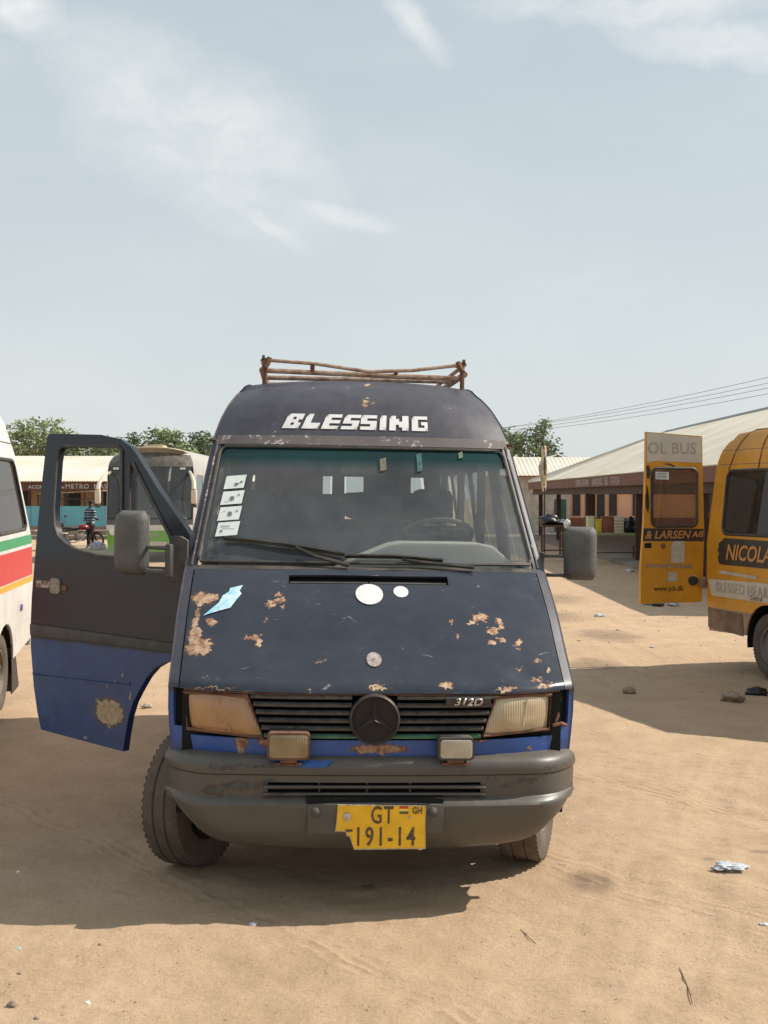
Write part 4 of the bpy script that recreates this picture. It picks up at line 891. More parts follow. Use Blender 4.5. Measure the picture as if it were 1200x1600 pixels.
#PART2
# ================================================================== parked vehicles around
M['orange'] = paint('orange_bus_paint', (0.74, 0.325, 0.012), (0.34, 0.22, 0.14), 0.66, dust=0.28, dustcol=(0.34, 0.24, 0.14), rough=0.42, wear=0.08, chipcol=(0.40, 0.32, 0.22), scale=2.0)
M['ordoor'] = paint('orange_rear_door_paint', (0.73, 0.315, 0.012), dust=0.12, dustcol=(0.36, 0.24, 0.12), rough=0.42, wear=0.04, scale=2.0)
M['cream'] = mat('cream_patch', (0.62, 0.55, 0.43), 0.65, var=0.12, scale=5, dust=0.2)
M['offwhite'] = mat('peeled_white_patch', (0.55, 0.48, 0.38), 0.7, var=0.25, scale=14)
M['ghost'] = mat('faded_letter', (0.42, 0.37, 0.29), 0.7, var=0.2, scale=30)
M['ghost2'] = mat('pale_outline_letter', (0.47, 0.41, 0.33), 0.7, var=0.2, scale=30)
M['band'] = mat('black_vinyl_band', (0.022, 0.016, 0.013), 0.5, var=0.3, dust=0.2)
M['orletter'] = mat('orange_letter', (0.60, 0.27, 0.07), 0.55, var=0.2, scale=20)
M['dkletter'] = mat('dark_brown_letter', (0.07, 0.035, 0.015), 0.6)
M['brownlow'] = mat('muddy_brown_paint', (0.17, 0.10, 0.06), 0.8, col2=(0.28, 0.19, 0.12), scale=5, bump=0.2)
M['redlamp'] = mat('red_lamp', (0.30, 0.02, 0.015), 0.25)

def arch_side(rows_chain, L, yw1, yw2, zc=0.36, r=0.42, zb=0.42):
    return rows_chain + [(L - 0.02, zb)] + arc(yw2, zc, r, 8, 172, 10) + arc(yw1, zc, r, 8, 172, 10)
def vanlike(root, rows, W, smooth, holes, L, yw, mats, zb=0.42, ks=None, rear_skip=None, p=3.5):
    S2 = Shell(rows, W, p=p, smooth=smooth)
    n = len(rows) - 1; k = sorted(set(sum([rows_k(i, i + 1, 3 if any(a <= i < b for a, b in smooth) else 1) for i in range(n)], [])))
    us = lin(-1, -0.9, 3) + lin(-0.9, 0.9, 14)[1:] + lin(0.9, 1, 3)[1:]
    mb = MB(); S2.patch(mb, us, k, 0, rear_skip); mb.build('body', mats, root, smooth=True, solid=0.02, off=-1, sharp=50)
    chn = unique(S2.chain(k)); out = arch_side(chn, L, yw[0], yw[1], zb=zb)
    for sg in (-1, 1):
        panel('side_panel', out, holes, S2.side(sg), mats, root, [1, 2, 3, 4, 5], [0.7, 1.0, 1.3, 1.5, 1.8, 2.0, 2.1, 2.2, 2.3, 2.35, 2.4, 2.45, 2.5, 2.55, 2.6, 2.65], solid=0.02, off=0)
        for h in holes:
            wp = panel('side_window', h, [], S2.side(sg, -0.004), M['tint'], root, (), (1.9,), solid=0.004, off=0)
            P = [S2.side(sg, 0.006)(u, v) for u, v in h]; MB().tube([Vector(q_) for q_ in P + [P[0], P[1]]], 0.018, 6, 0, False).build('window_seal', M['black'], wp, smooth=True)
        for y in yw:
            wheel('wheel', root, (sg * (W[0][1] - 0.12), y, 0.345), 0.345, 0.21, 0, out=sg)
            mb = MB(); mb.lathe([(0.43, 0.0), (0.43, -sg * 0.34)], 16, Matrix.Translation((sg * (W[0][1] - 0.01), y, 0.36)), arc=(R(-10), R(190))); mb.build('wheel_well', M['void'], root, smooth=True)
    MB().box(-0.8, 0.8, 0.5, L - 0.2, 0.40, 0.62).build('chassis', M['void'], root)
    for y in (1.9, 2.8, 3.7, 4.6):
        for x in (-0.45, 0.4):
            MB().box(x - 0.38, x + 0.38, y, y + 0.12, 0.9, 1.78).box(x - 0.38, x + 0.38, y - 0.45, y, 0.9, 1.1).build('seat', M['seat'], root, bevel=0.03)
    return S2
# orange school bus, nose toward the camera's right, rear door swung wide
ob = thing('orange_minibus', 'orange high roof minibus at the right edge with its rear door swung open', 'minibus', (6.2, 9.41, 0), (0, 0, R(16.7)))
OW = [(0.45, 0.94), (0.9, 0.965), (1.4, 0.965), (2.2, 0.885), (2.4, 0.84), (2.52, 0.79), (2.6, 0.73), (2.66, 0.64)]
OR = [(0.07, 0.45, 0.20, 0), (0.05, 1.0, 0.19, 0), (0.35, 1.22, 0.14, 0.01), (0.85, 1.54, 0.11, 0.01), (1.45, 2.2, 0.12, 0), (1.7, 2.50, 0.12, 0.03), (2.0, 2.65, 0.1, 0.04), (3.0, 2.70, 0, 0.05), (5.1, 2.68, 0, 0.05), (5.36, 2.60, 0.0, 0.05), (5.48, 2.48, 0.0, 0.03), (5.54, 2.3, 0.0, 0), (5.60, 1.4, 0.0, 0), (5.60, 0.45, 0, 0)]
OS = vanlike(ob, OR, OW, ((4, 11),), [rrect(4.0, 5.30, 1.50, 2.20, 0.09), rrect(2.5, 3.8, 1.50, 2.20, 0.09), [(1.15, 1.5), (2.2, 1.5), (2.2, 2.15), (1.75, 2.15), (1.2, 1.7)]], 5.6, (1.0, 4.42), M['orange'], zb=0.40, rear_skip=lambda u, k: 11 < k < 12.9 and -0.95 < u < -0.02)
def obside(y, z, off=0.004): return Vector((-lerp(OW, z) - off, y, z))
def obtext(name, body, y0, z0, size, m, bold=0.0, shear=0.0, xs=1.0, spacing=1.0):
    return text(name, body, size, m, lambda x, y, z=0: obside(y0 - x, z0 + y, 0.020), ob, bold=bold, shear=shear, xs=xs, spacing=spacing)
jag = [(5.30, 1.415)] + [(5.36 + 0.03 * random.uniform(-1, 1), 1.39 - 0.22 * i / 6) for i in range(7)] + [(5.28, 1.16), (3.0, 1.16), (3.0, 1.44), (5.24, 1.455)]
panel('name_band', jag, [], lambda y, z: obside(y, z, 0.0145), M['band'], ob, (4, 4.6), (1.3,), smooth=False)
obtext('band_lettering', 'NICOLAISEN', 5.20, 1.225, 0.235, M['orletter'], bold=0.005, shear=0.28, xs=1.0)
panel('cream_strip', [(5.56, 0.985), (5.5, 0.80), (4.9, 0.80), (3.0, 0.80), (3.0, 1.0), (4.6, 1.005)], [], lambda y, z: obside(y, z, 0.0145), M['cream'], ob, (4, 5), (0.9,), smooth=False)
obtext('strip_lettering', 'BLESSED HEART', 5.40, 0.855, 0.16, M['ghost2'], bold=0.0, xs=0.9, spacing=1.1)
obtext('small_lettering', 'Central', 4.72, 0.812, 0.075, M['dkletter'])
panel('faded_strip', [(5.33, 1.06), (4.6, 1.035), (4.6, 1.07), (5.32, 1.095)], [], lambda y, z: obside(y, z, 0.0145), M['offwhite'], ob, smooth=False)
panel('mud_panel', [(5.585, 0.66), (4.90, 0.64), (4.87, 0.40), (5.58, 0.44)], [], lambda y, z: obside(y, z, 0.0145), M['brownlow'], ob, smooth=False)
for z in (2.27, 2.43): MB().tube([obside(y, z, 0.004) for y in lin(5.5, 2.0, 8)], 0.008, 5).build('roof_seam', M['trim'], ob)
MB().prism(rrect(5.58, 5.66, 0.42, 0.74, 0.03), 'x', -0.93, 0.93).build('rear_bumper', M['brownlow'], ob, bevel=0.02)
MB().box(-0.975, -0.90, 5.585, 5.625, 0.88, 1.16).build('tail_lamp', M['redlamp'], ob, bevel=0.01)
for y0, yb in ((5.05, 5.28), (4.72, 4.70)):
    P = [obside(yb + (y0 - yb) * t, z, 0.012) for t, z in zip(lin(0, 1, 9), [2.2, 2.28, 2.36, 2.44, 2.5, 2.55, 2.59, 2.63, 2.65])] + [Vector((0, y0, 2.72)), Vector((0.6, y0, 2.68))]
    MB().tube(P, 0.009, 5).build('roof_cord', M['rust'], ob, smooth=True)
MB().cbox((-0.90, 5.60, 1.70), (0.10, 0.05, 0.06)).build('door_hinge', M['rust'], ob, bevel=0.008)
MB().cbox((-0.93, 5.63, 0.93), (0.22, 0.05, 0.10)).build('door_check', M['brownlow'], ob, bevel=0.01)
# its rear door, root at the free edge
rd = bpy.data.objects.new('rear_door', None); COL.objects.link(rd); rd.parent = ob
rd.matrix_parent_inverse = Matrix.Identity(4)
wm = Matrix.Translation((2.90, 14.45, 0)) @ Matrix.Rotation(R(10.5), 4, 'Z')
obm = Matrix.Translation((6.2, 9.41, 0)) @ Matrix.Rotation(R(16.7), 4, 'Z'); rd.matrix_local = obm.inverted() @ wm
rdo = [(0.0, 0.70), (0.735, 0.712), (0.748, 0.9), (0.765, 1.5), (0.74, 2.3), (0.735, 2.60), (0.06, 2.645), (0.055, 2.2), (0.035, 1.6), (0.0, 1.1)]
rw = rrect(0.13, 0.675, 1.575, 2.235, 0.07)
panel('door_skin', rdo, [rw], lambda u, v: Vector((u, 0, v)), M['ordoor'], rd, (0.3,), (1.0, 1.5, 2.2), solid=0.05, off=-1, sharp=30)
rgp = panel('door_window', rw, [], lambda u, v: Vector((u, 0.02, v)), glass('brown_tinted_glass', (0.72, 0.62, 0.50), 0.22, (0.26, 0.18, 0.13), scale=2.0), rd, solid=0.004, smooth=False)
P = [Vector((u, -0.006, v)) for u, v in rw]; MB().tube(P + [P[0], P[1]], 0.017, 6, 0, False).build('window_seal', M['black'], rgp, smooth=True)
def flat(name, poly, m, y=-0.004, par=rd): return MB().add([(x, y, z) for x, z in poly], [tuple(range(len(poly)))]).build(name, m, par)
flat('cream_panel', [(0.068, 2.30), (0.2, 2.318), (0.35, 2.31), (0.5, 2.305), (0.62, 2.30), (0.73, 2.30), (0.725, 2.59), (0.068, 2.635)], M['cream'])
dt = lambda nm, bd_, x0, z0, sz, m, **k: text(nm, bd_, sz, m, lambda x, y, z=0: Vector((x0 + x, -0.008, z0 + y)), rd, **k)
dt('roof_word', 'OL BUS', 0.075, 2.40, 0.185, M['ghost'], bold=0.0, xs=0.92, spacing=1.05)
flat('name_band', [(0.025, 1.412), (0.755, 1.405), (0.755, 1.545), (0.03, 1.555)], M['band'])
dt('band_lettering', '& LARSEN', 0.045, 1.440, 0.125, M['orletter'], bold=0.002, shear=0.25, xs=0.98)
dt('band_lettering', 'A/S', 0.615, 1.455, 0.09, M['orletter'], bold=0.003, shear=0.25)
flat('peeled_patch', [(0.36, 1.16), (0.52, 1.165), (0.525, 1.40), (0.50, 1.425), (0.40, 1.42), (0.365, 1.36)], M['offwhite'])
flat('peeled_patch', [(0.315, 0.95), (0.435, 0.95), (0.435, 1.055), (0.33, 1.06)], M['offwhite'])
flat('faded_strip', [(0.06, 1.115), (0.62, 1.095), (0.62, 1.14), (0.06, 1.155)], mat('faded_orange_strip', (0.45, 0.28, 0.12), 0.7, var=0.4, scale=40))
dt('web_address', 'www.jcb.dk', 0.155, 0.845, 0.085, M['dkletter'], bold=0.0008, xs=0.88)
flat('window_notice', [(0.17, 2.11), (0.33, 2.105), (0.33, 2.19), (0.17, 2.195)], M['paper'], -0.01)
for i in range(4): flat('notice_line', [(0.18, 2.12 + i * 0.018), (0.30 + 0.01 * (i % 2), 2.12 + i * 0.018), (0.30, 2.127 + i * 0.018), (0.18, 2.127 + i * 0.018)], M['ink'], -0.012)
flat('black_swoosh', [(0.06, 2.06), (0.085, 2.0), (0.10, 1.86), (0.10, 1.80), (0.085, 1.72), (0.055, 1.80), (0.052, 1.92), (0.078, 2.02)], M['band'])
flat('black_swoosh', [(0.06, 2.26), (0.09, 2.27), (0.115, 2.21), (0.10, 2.12), (0.07, 2.12)], M['band'])
flat('black_swoosh', [(0.24, 2.285), (0.34, 2.29), (0.40, 2.262), (0.42, 2.245), (0.40, 2.243), (0.34, 2.272)], M['band'])
flat('handle_recess', [(0.045, 1.33), (0.125, 1.335), (0.125, 1.39), (0.045, 1.385)], M['void'])
mb = MB(); mb.lathe([(0.03, 0), (0.025, 0.015), (0.001, 0.02)], 14, Matrix.Translation((0.265, -0.001, 1.355)) @ Matrix.Rotation(R(-90), 4, 'Z')); mb.build('lock', M['rust'], rd, smooth=True)
mb = MB(); mb.lathe([(0.06, 0), (0.05, 0.03), (0.001, 0.03)], 16, Matrix.Translation((0.63, -0.001, 0.96)) @ Matrix.Rotation(R(-90), 4, 'Z')); mb.build('door_stop', M['black'], rd, smooth=True)

# white minibus with green, red and yellow stripes at the left edge
wb = thing('striped_minibus', 'white minibus with green, red and yellow side stripes at the left edge of the yard', 'minibus', (-3.957, 6.98, 0), (0, 0, R(5)))
M['wpaint'] = paint('white_bus_paint', (0.72, 0.72, 0.70), dust=0.08, rough=0.3, stripes=[(1.405, 1.495, (0.01, 0.28, 0.11), 0.0016), (1.10, 1.375, (0.55, 0.015, 0.03), 0.0016), (1.035, 1.092, (0.72, 0.36, 0.03), 0.0016)])
WW = [(0.45, 0.94), (0.9, 0.97), (1.5, 0.965), (2.3, 0.86), (2.45, 0.825), (2.62, 0.79), (2.75, 0.72), (2.86, 0.58)]
WR = [(0.05, 0.45, 0.2, 0), (0.04, 1.0, 0.19, 0), (0.3, 1.25, 0.14, 0.01), (0.8, 1.54, 0.11, 0.01), (1.4, 2.2, 0.12, 0), (1.7, 2.6, 0.12, 0.03), (2.1, 2.84, 0.1, 0.04), (3.0, 2.92, 0, 0.05), (4.75, 2.91, 0, 0.05), (4.98, 2.82, 0, 0.05), (5.16, 2.60, 0.0, 0.03), (5.30, 2.3, 0.0, 0), (5.56, 1.5, 0.0, 0), (5.60, 0.45, 0, 0)]
WS = vanlike(wb, WR, WW, ((4, 11),), [[(4.1, 1.58)] + [(5.30, 1.60), (5.37, 1.64), (5.36, 1.70), (5.19, 2.20), (5.14, 2.25), (5.08, 2.26)] + [(4.1, 2.26)], rrect(2.7, 3.95, 1.58, 2.26, 0.08)], 5.6, (1.0, 4.35), M['wpaint'], zb=0.52)
for z in (2.42,): MB().tube([Vector((lerp(WW, z) + 0.004, y, z)) for y in lin(2.0, 5.26, 8)], 0.010, 5).build('roof_seam', M['trim'], wb)
text('roof_lettering', 'MAWUGYING', 0.17, mat('green_letter', (0.01, 0.3, 0.12), 0.5), lambda x, y, z=0: Vector((lerp(WW, 2.56 + y) + 0.016, 3.30 + x, 2.56 + y)), wb, bold=0.003, xs=1.35)
MB().add([(0.94, 4.72, 0.62), (0.94, 4.80, 0.62), (0.94, 5.02, 0.13), (0.94, 4.70, 0.10)], [(0, 1, 2, 3)]).add([(0.70, 4.72, 0.62), (0.94, 4.72, 0.62), (0.94, 4.86, 0.10), (0.70, 4.86, 0.10)], [(0, 1, 2, 3)]).build('mud_flap', M['black'], wb, solid=0.01)
MB().prism(rrect(4.98, 5.06, 0.84, 0.90, 0.02), 'x', 0.965, 0.985).build('side_marker', mat('violet_marker', (0.12, 0.10, 0.3), 0.4), wb)
MB().tube([Vector((lerp(WW, 0.72) + 0.004, y, 0.72)) for y in lin(4.80, 5.55, 4)], 0.006, 5).build('sill_seam', M['trim'], wb)
for sx in (-1, 1):
    MB().tube([(sx * 0.5, 4.6, 2.66), (sx * 0.5, 4.6, 3.1)], 0.02, 6).tube([(sx * 0.5, 1.8, 3.03), (sx * 0.5, 4.6, 3.03)], 0.02, 6).build('roof_rack_rail', M['rack'], wb, smooth=True)

# coach parked beyond
co = thing('coach', 'dark fronted coach with green lower body and cream roof, seen past the open van door', 'coach', (-6.83, 37, 0))
CW = [(0.3, 1.22), (1.0, 1.26), (2.6, 1.26), (2.9, 1.22), (3.1, 1.12), (3.2, 1.0), (3.26, 0.90), (3.3, 0.75), (3.36, 0.5)]
CR = [(0.10, 0.30, 0.28, 0), (0.02, 0.92, 0.30, 0), (0.0, 1.08, 0.30, 0), (0.02, 1.24, 0.30, 0), (0.22, 2.78, 0.28, 0), (0.42, 3.08, 0.25, 0.06), (0.75, 3.27, 0.2, 0.10), (1.3, 3.38, 0.1, 0.12), (10.6, 3.36, 0, 0.12), (11.0, 3.1, 0, 0), (11.05, 0.3, 0, 0)]
CS = Shell(CR, CW, p=3.0, smooth=((4, 8),))
cus = lin(-1, 1, 22)
M['cream2'] = mat('cream_coach_roof', (0.60, 0.54, 0.44), 0.5, dust=0.3); M['cgreen'] = mat('lime_green_paint', (0.14, 0.42, 0.02), 0.4, var=0.15, dust=0.15); M['cblack'] = mat('dark_coach_front', (0.05, 0.05, 0.052), 0.25, dust=0.4); M['csilver'] = mat('silver_coach_side', (0.42, 0.41, 0.38), 0.4, var=0.15, dust=0.3); M['cwhite'] = mat('white_coach_paint', (0.66, 0.65, 0.62), 0.4, dust=0.2)
def cp(name, ks_, m, u0=-1, u1=1, off=0.0, solid=0.02):
    mb = MB(); CS.patch(mb, lin(u0, u1, 20), ks_, 0, None, off); return mb.build(name, m, co, smooth=True, solid=solid, off=-1)
cp('lower_front', [0, 0.5, 1.0], M['cgreen']); cp('white_band', [1.0, 1.5, 2.0], M['cwhite']); cp('black_band', [2, 2.5, 3.0], M['cblack']); cp('brow', rows_k(4, 5.6, 5), M['cblack'])
cp('roof', rows_k(5.6, 8, 5) + [9.0], M['cream2']); cp('rear_panel', [9, 9.5, 10], M['csilver'])
MB_ = MB(); CS.patch(MB_, lin(-0.97, 0.97, 20), lin(3.02, 4.02, 6), 0, None, -0.01); MB_.build('windscreen', M['darkglass'], co, smooth=True)
for sg in (-1, 1):
    cs = unique(CS.chain(lin(0, 10, 60))); sw = [rrect(a, a + 1.35, 1.55, 2.55, 0.06) for a in (0.95, 2.45, 3.95, 5.45, 6.95, 8.45)]
    out = cs + arc(8.2, 0.5, 0.55, 10, 170, 8) + arc(2.6, 0.5, 0.55, 10, 170, 8)
    panel('side_panel', out, sw, CS.side(sg), [M['csilver'], M['cgreen']], co, [1, 3, 5, 7, 9], [0.75, 1.3, 2.6, 2.9, 3.0, 3.1, 3.16, 3.22, 3.26], solid=0.02, off=0, matfn=lambda y, z: 1 if z < 0.75 else 0)
    for w_ in sw: panel('side_window', w_, [], CS.side(sg, -0.004), M['darkglass'], co, solid=0.005, off=0)
    for y in (2.6, 8.2): wheel('wheel', co, (sg * 1.08, y, 0.5), 0.5, 0.28, 0, out=sg)
    mb = MB(); mb.lathe([(0.13, 0), (0.12, 0.03), (0.07, 0.045), (0.001, 0.05)], 20, Matrix.Translation((sg * 1.04, 0.17, 0.90)) @ Matrix.Rotation(R(-90 + sg * 25), 4, 'Z')); mb.build('headlight', M['white'], co, smooth=True)
    mb = MB(); mb.cbox((sg * 0.97, 0.25, 2.72), (0.14, 0.05, 0.06)); mb.build('marker_light', M['white'], co)
    arm = bpy.data.objects.new('mirror_arm', None); COL.objects.link(arm); arm.parent = co
    MB().tube([(sg * 1.15, 0.42, 2.62), (sg * 1.26, 0.1, 2.52), (sg * 1.36, -0.20, 2.30), (sg * 1.38, -0.28, 2.1)], [0.045, 0.05, 0.06, 0.075], 8).build('arm_tube', M['cream2'], arm, smooth=True)
    MB().cbox((sg * 1.38, -0.28, 1.90), (0.17, 0.14, 0.42)).build('mirror_housing', M['cream2'], arm, bevel=0.05)
    MB().cbox((sg * 1.38, -0.28, 1.64), (0.16, 0.13, 0.10)).build('mirror_foot', M['trim'], arm, bevel=0.04)
MB().box(-0.28, 0.28, 0.95, 1.7, 3.28, 3.44).build('roof_hatch', mat('tan_hatch', (0.45, 0.33, 0.2), 0.7), co, bevel=0.03)
MB().tube([(0.05, 0.05, 1.26), (0.05, 0.17, 2.3)], 0.012, 5).build('windscreen_wiper', M['black'], co)
flat('route_board', [(-0.20, 1.30), (0.24, 1.30), (0.24, 1.52), (-0.20, 1.52)], mat('pale_board', (0.5, 0.5, 0.32), 0.7), 0.16, co)
text('route_text', 'RA', 0.2, M['ghost2'], lambda x, y, z=0: Vector((-0.14 + x, 0.155, 1.34 + y)), co, bold=0.01)
MB().prism([(0.55, 1.25), (1.02, 1.25), (0.92, 1.75), (0.62, 1.8)], 'y', 0.9, 1.2).build('driver_seat_cover', M['csilver'], co, bevel=0.05)
MB().box(-1.1, 1.1, 0.35, 1.2, 1.0, 1.22).box(-1.15, 1.15, 0.3, 10.8, 0.6, 0.95).build('dashboard', M['trim'], co)
mb = MB(); mb.add([(0.38, 0.14, 1.26), (1.10, 0.22, 1.26), (1.05, 0.24, 1.36), (0.78, 0.22, 1.44), (0.45, 0.18, 1.34)], [(0, 1, 2, 3, 4)]); mb.build('dash_cloth', M['white'], co)
for i in range(6):
    for x in (-0.7, 0.7): MB().box(x - 0.42, x + 0.42, 2.0 + i * 1.4, 2.15 + i * 1.4, 1.0, 2.05).build('seat', M['seat'], co, bevel=0.04)
text('front_word', 'VIP', 0.2, M['ghost2'], lambda x, y, z=0: Vector((0.05 + x, 0.03, 0.70 + y)), co)
flat('front_plate', [(-0.05, 0.45), (0.55, 0.45), (0.55, 0.6), (-0.05, 0.6)], M['cream'], 0.06, co)

# ================================================================== buildings
M['peach'] = mat('peach_render', (0.72, 0.45, 0.28), 0.9, var=0.18, scale=0.9, dust=0.1); M['pink'] = mat('dusty_pink_render', (0.52, 0.34, 0.25), 0.9, col2=(0.40, 0.26, 0.18), scale=0.8)
M['brownp'] = mat('brown_fascia_paint', (0.17, 0.065, 0.042), 0.7, var=0.3, scale=1.2); M['post'] = mat('brown_post_paint', (0.075, 0.032, 0.024), 0.7, var=0.4, scale=3)
M['sheet'] = mat('weathered_roof_sheet', (0.72, 0.65, 0.53), 0.6, col2=(0.58, 0.51, 0.40), scale=0.35, bump=0.1, sv=(1, 1, 1)); M['darkwin'] = mat('dark_window_louvre', (0.035, 0.035, 0.04), 0.4, var=0.4, scale=4)
M['fletter'] = mat('faded_sign_letter', (0.66, 0.61, 0.53), 0.7, var=0.3, scale=8); M['slab'] = mat('dusty_concrete', (0.27, 0.22, 0.17), 0.9, var=0.3, scale=0.8, bump=0.3, bscale=20)
M['blue_w'] = mat('light_blue_wall_paint', (0.13, 0.42, 0.50), 0.8, col2=(0.11, 0.34, 0.42), scale=1.2, dust=0.12); M['dado'] = mat('red_brown_dado', (0.22, 0.085, 0.05), 0.85, var=0.3, scale=1.5)
def corr(mb, A, B, C, D, pitch=0.2, amp=0.025):
    """corrugated sheet A-B along the eave, D-C along the ridge"""
    A, B, C, D = map(Vector, (A, B, C, D)); n = max(2, int((B - A).length / pitch)) * 2; nn = (B - A).cross(D - A).normalized()
    if nn.z < 0: nn = -nn
    vs = []
    for i in range(n + 1):
        t = i / n; h = nn * (amp if i % 2 else 0)
        vs += [A.lerp(B, t) + h, D.lerp(C, t) + h]
    mb.add(vs, [(2 * i, 2 * i + 2, 2 * i + 3, 2 * i + 1) for i in range(n)])
# bus shelter on the right
sh = thing('bus_shelter', 'long open bus shelter on brown posts under a pale corrugated roof on the right', 'shelter', (7.0, 37.5, 0))
def L(x, y, z): return (x - 7.0, y - 37.5, z)
def quads(mb, *q_): mb.add([L(*p) for p in q_], [tuple(range(len(q_)))]); return mb
EX, RX, FX, EZ, RZ = 7.0, 11.9, 16.8, 2.62, 4.60; Y0, Y1, YR0, YR1 = 21.0, 61.0, 21.0, 54.0
for i in range(8):
    a, c_ = Y0 + (YR1 - Y0) * i / 8, Y0 + (YR1 - Y0) * (i + 1) / 8
    for nm, e, s_ in (('roof_sheet', EX - 0.15, 1), ('roof_sheet', FX + 0.15, -1)):
        z0 = EZ - 0.06
        mb = MB(); corr(mb, L(e, a, z0 - 0.004 * (i % 2)), L(e, c_, z0 - 0.004 * (i % 2)), L(RX, c_, RZ), L(RX, a, RZ), 0.17, 0.03); mb.build(nm, M['sheet'], sh)
def tri_corr(A, B, C, name):
    """hip triangle: eave A-B, apex C"""
    A, B, C = map(Vector, (A, B, C)); n = 90; vs = []; nn = (B - A).cross(C - A).normalized(); nn = nn if nn.z > 0 else -nn
    for i in range(n + 1):
        vs += [A.lerp(B, i / n) + nn * (0.03 if i % 2 else 0), C]
    MB().add(vs, [(2 * i, 2 * i + 2, 2 * i + 3) for i in range(n)]).build(name, M['sheet'], sh)
tri_corr(L(EX - 0.15, YR1, EZ - 0.06), L(EX - 0.15, Y1, EZ - 0.06), L(RX, YR1, RZ), 'hip_sheet')
tri_corr(L(EX - 0.15, Y1, EZ - 0.06), L(FX + 0.15, Y1, EZ - 0.06), L(RX, YR1, RZ), 'hip_sheet')
tri_corr(L(FX + 0.15, Y1, EZ - 0.06), L(FX + 0.15, YR1, EZ - 0.06), L(RX, YR1, RZ), 'hip_sheet')
MB().tube([L(RX, Y0, RZ + 0.02), L(RX, YR1, RZ + 0.02)], 0.07, 6).build('ridge_cap', mat('grey_ridge_metal', (0.30, 0.31, 0.29), 0.6), sh)
MB().tube([L(RX, YR1, RZ + 0.02), L(EX - 0.1, Y1 - 0.05, EZ)], 0.06, 6).build('hip_cap', M['sheet'], sh)
fa = MB().box(-0.12, -0.06, Y0 - 37.5, Y1 - 37.5, 2.22, 2.54).build('fascia', M['brownp'], sh)
MB().box(-0.12, 9.9, Y1 - 37.56, Y1 - 37.5, 2.22, 2.54).build('end_fascia', M['brownp'], sh)
for w_, y_ in (('KUMASI-SUNYANI', 8.4), ('NAVRONGO', 4.75), ('BUS', 2.4), ('STATION', 1.4)):
    text('fascia_lettering', w_, 0.33, M['fletter'], (lambda Y_: (lambda x, y, z=0: Vector((-0.127, Y_ - x, 2.27 + y))))(y_), fa, xs=1.0, spacing=1.1)
MB().box(0.10, 0.22, Y0 - 37.5, Y1 - 37.5, 1.98, 2.25).build('eave_beam', M['post'], sh)
MB().box(9.5, 9.62, Y0 - 37.5, Y1 - 37.5, 1.98, 2.25).build('eave_beam', M['post'], sh)
for i, y in enumerate((22.0, 28.6, 36.0, 44.5, 52.5, 58.5)):
    w_ = 0.16 if i == 3 else 0.085
    MB().box(0.16 - w_, 0.16 + w_, y - 37.5 - w_, y - 37.5 + w_, 0.12, 2.0).build('post', M['post'], sh)
    MB().box(9.56 - w_, 9.56 + w_, y - 37.5 - w_, y - 37.5 + w_, 0.12, 2.0).build('post', M['post'], sh)
    MB().box(0.16, 9.56, y - 37.55, y - 37.45, 2.0, 2.12).build('tie_beam', M['post'], sh)
slab = MB().box(6.6, 17.2, 20.5, 61.5, -0.05, 0.12).build('shelter_platform', M['slab']); tag(slab, kind='structure')
# station building behind it
sb = thing('station_building', 'long peach walled station building with tall doors, seen beneath the shelter roof', 'building', (12.5, 66, 0))
MB().box(-7.0, 16, 0, 6, 0, 3.0).build('wall', M['peach'], sb); MB().box(-7.05, 16.05, -0.03, 0.0, 0.0, 0.80).build('dado', M['dado'], sb)
mb = MB(); corr(mb, (-7.6, -0.8, 2.95), (16.6, -0.8, 2.95), (16.6, 3, 4.0), (-7.6, 3, 4.0), 0.22, 0.03); mb.build('roof', M['sheet'], sb)
for (a, c_, z0, m) in ((896, 905, 0.9, 'darkwin'), (934, 943, 0.1, 'darkwin'), (953, 962, 0.9, 'darkwin'), (990, 1004, 0.9, 'darkwin'), (1108, 1118, 0.9, 'darkwin'), (1140, 1160, 0.9, 'darkwin'), (1180, 1192, 0.1, 'darkwin')):
    x0, x1 = (a - 600) * 0.033 - 12.5, (c_ - 600) * 0.033 - 12.5
    wd = MB().box(x0, x1, -0.05, -0.01, z0, 2.35).build('door' if z0 < 0.5 else 'window', M[m], sb)
    MB().box(x0 - 0.05, x0, -0.07, -0.012, z0, 2.4).box(x1, x1 + 0.05, -0.07, -0.012, z0, 2.4).box(x0, x1, -0.07, -0.012, 2.35, 2.4).build('frame', M['post'], wd)
MB().box(-7.04, -2.9, -0.06, -0.04, 0, 2.9).build('white_wash', mat('whitewashed_wall', (0.5, 0.46, 0.42), 0.9, var=0.3), sb)
MB().box(-3.72, -3.12, -0.10, -0.05, 0.1, 1.75).build('green_door', mat('green_door_paint', (0.05, 0.11, 0.08), 0.7, var=0.4), sb)
# low white roofed house at far left of the shelter
wh = thing('white_roof_house', 'low house with a bright white gabled roof beyond the far end of the shelter', 'house', (9.8, 74, 0))
MB().box(-2.5, 2.5, 0, 6, 0, 2.95).build('wall', M['pink'], wh)
M['wsheet'] = mat('bright_roof_sheet', (0.72, 0.70, 0.65), 0.6, var=0.15, scale=0.5)
mb = MB(); corr(mb, (-3.0, -0.5, 2.9), (-3.0, 6.5, 2.9), (0.2, 6.5, 4.3), (0.2, -0.5, 4.3), 0.2, 0.03); mb.build('roof_slope', M['wsheet'], wh)
mb = MB(); corr(mb, (3.0, -0.5, 2.9), (3.0, 6.5, 2.9), (0.2, 6.5, 4.3), (0.2, -0.5, 4.3), 0.2, 0.03); mb.build('roof_slope', M['wsheet'], wh)
MB().add([(-2.7, -0.02, 2.95), (2.7, -0.02, 2.95), (0.2, -0.02, 4.2)], [(0, 1, 2)]).build('gable', M['wsheet'], wh, solid=0.1)
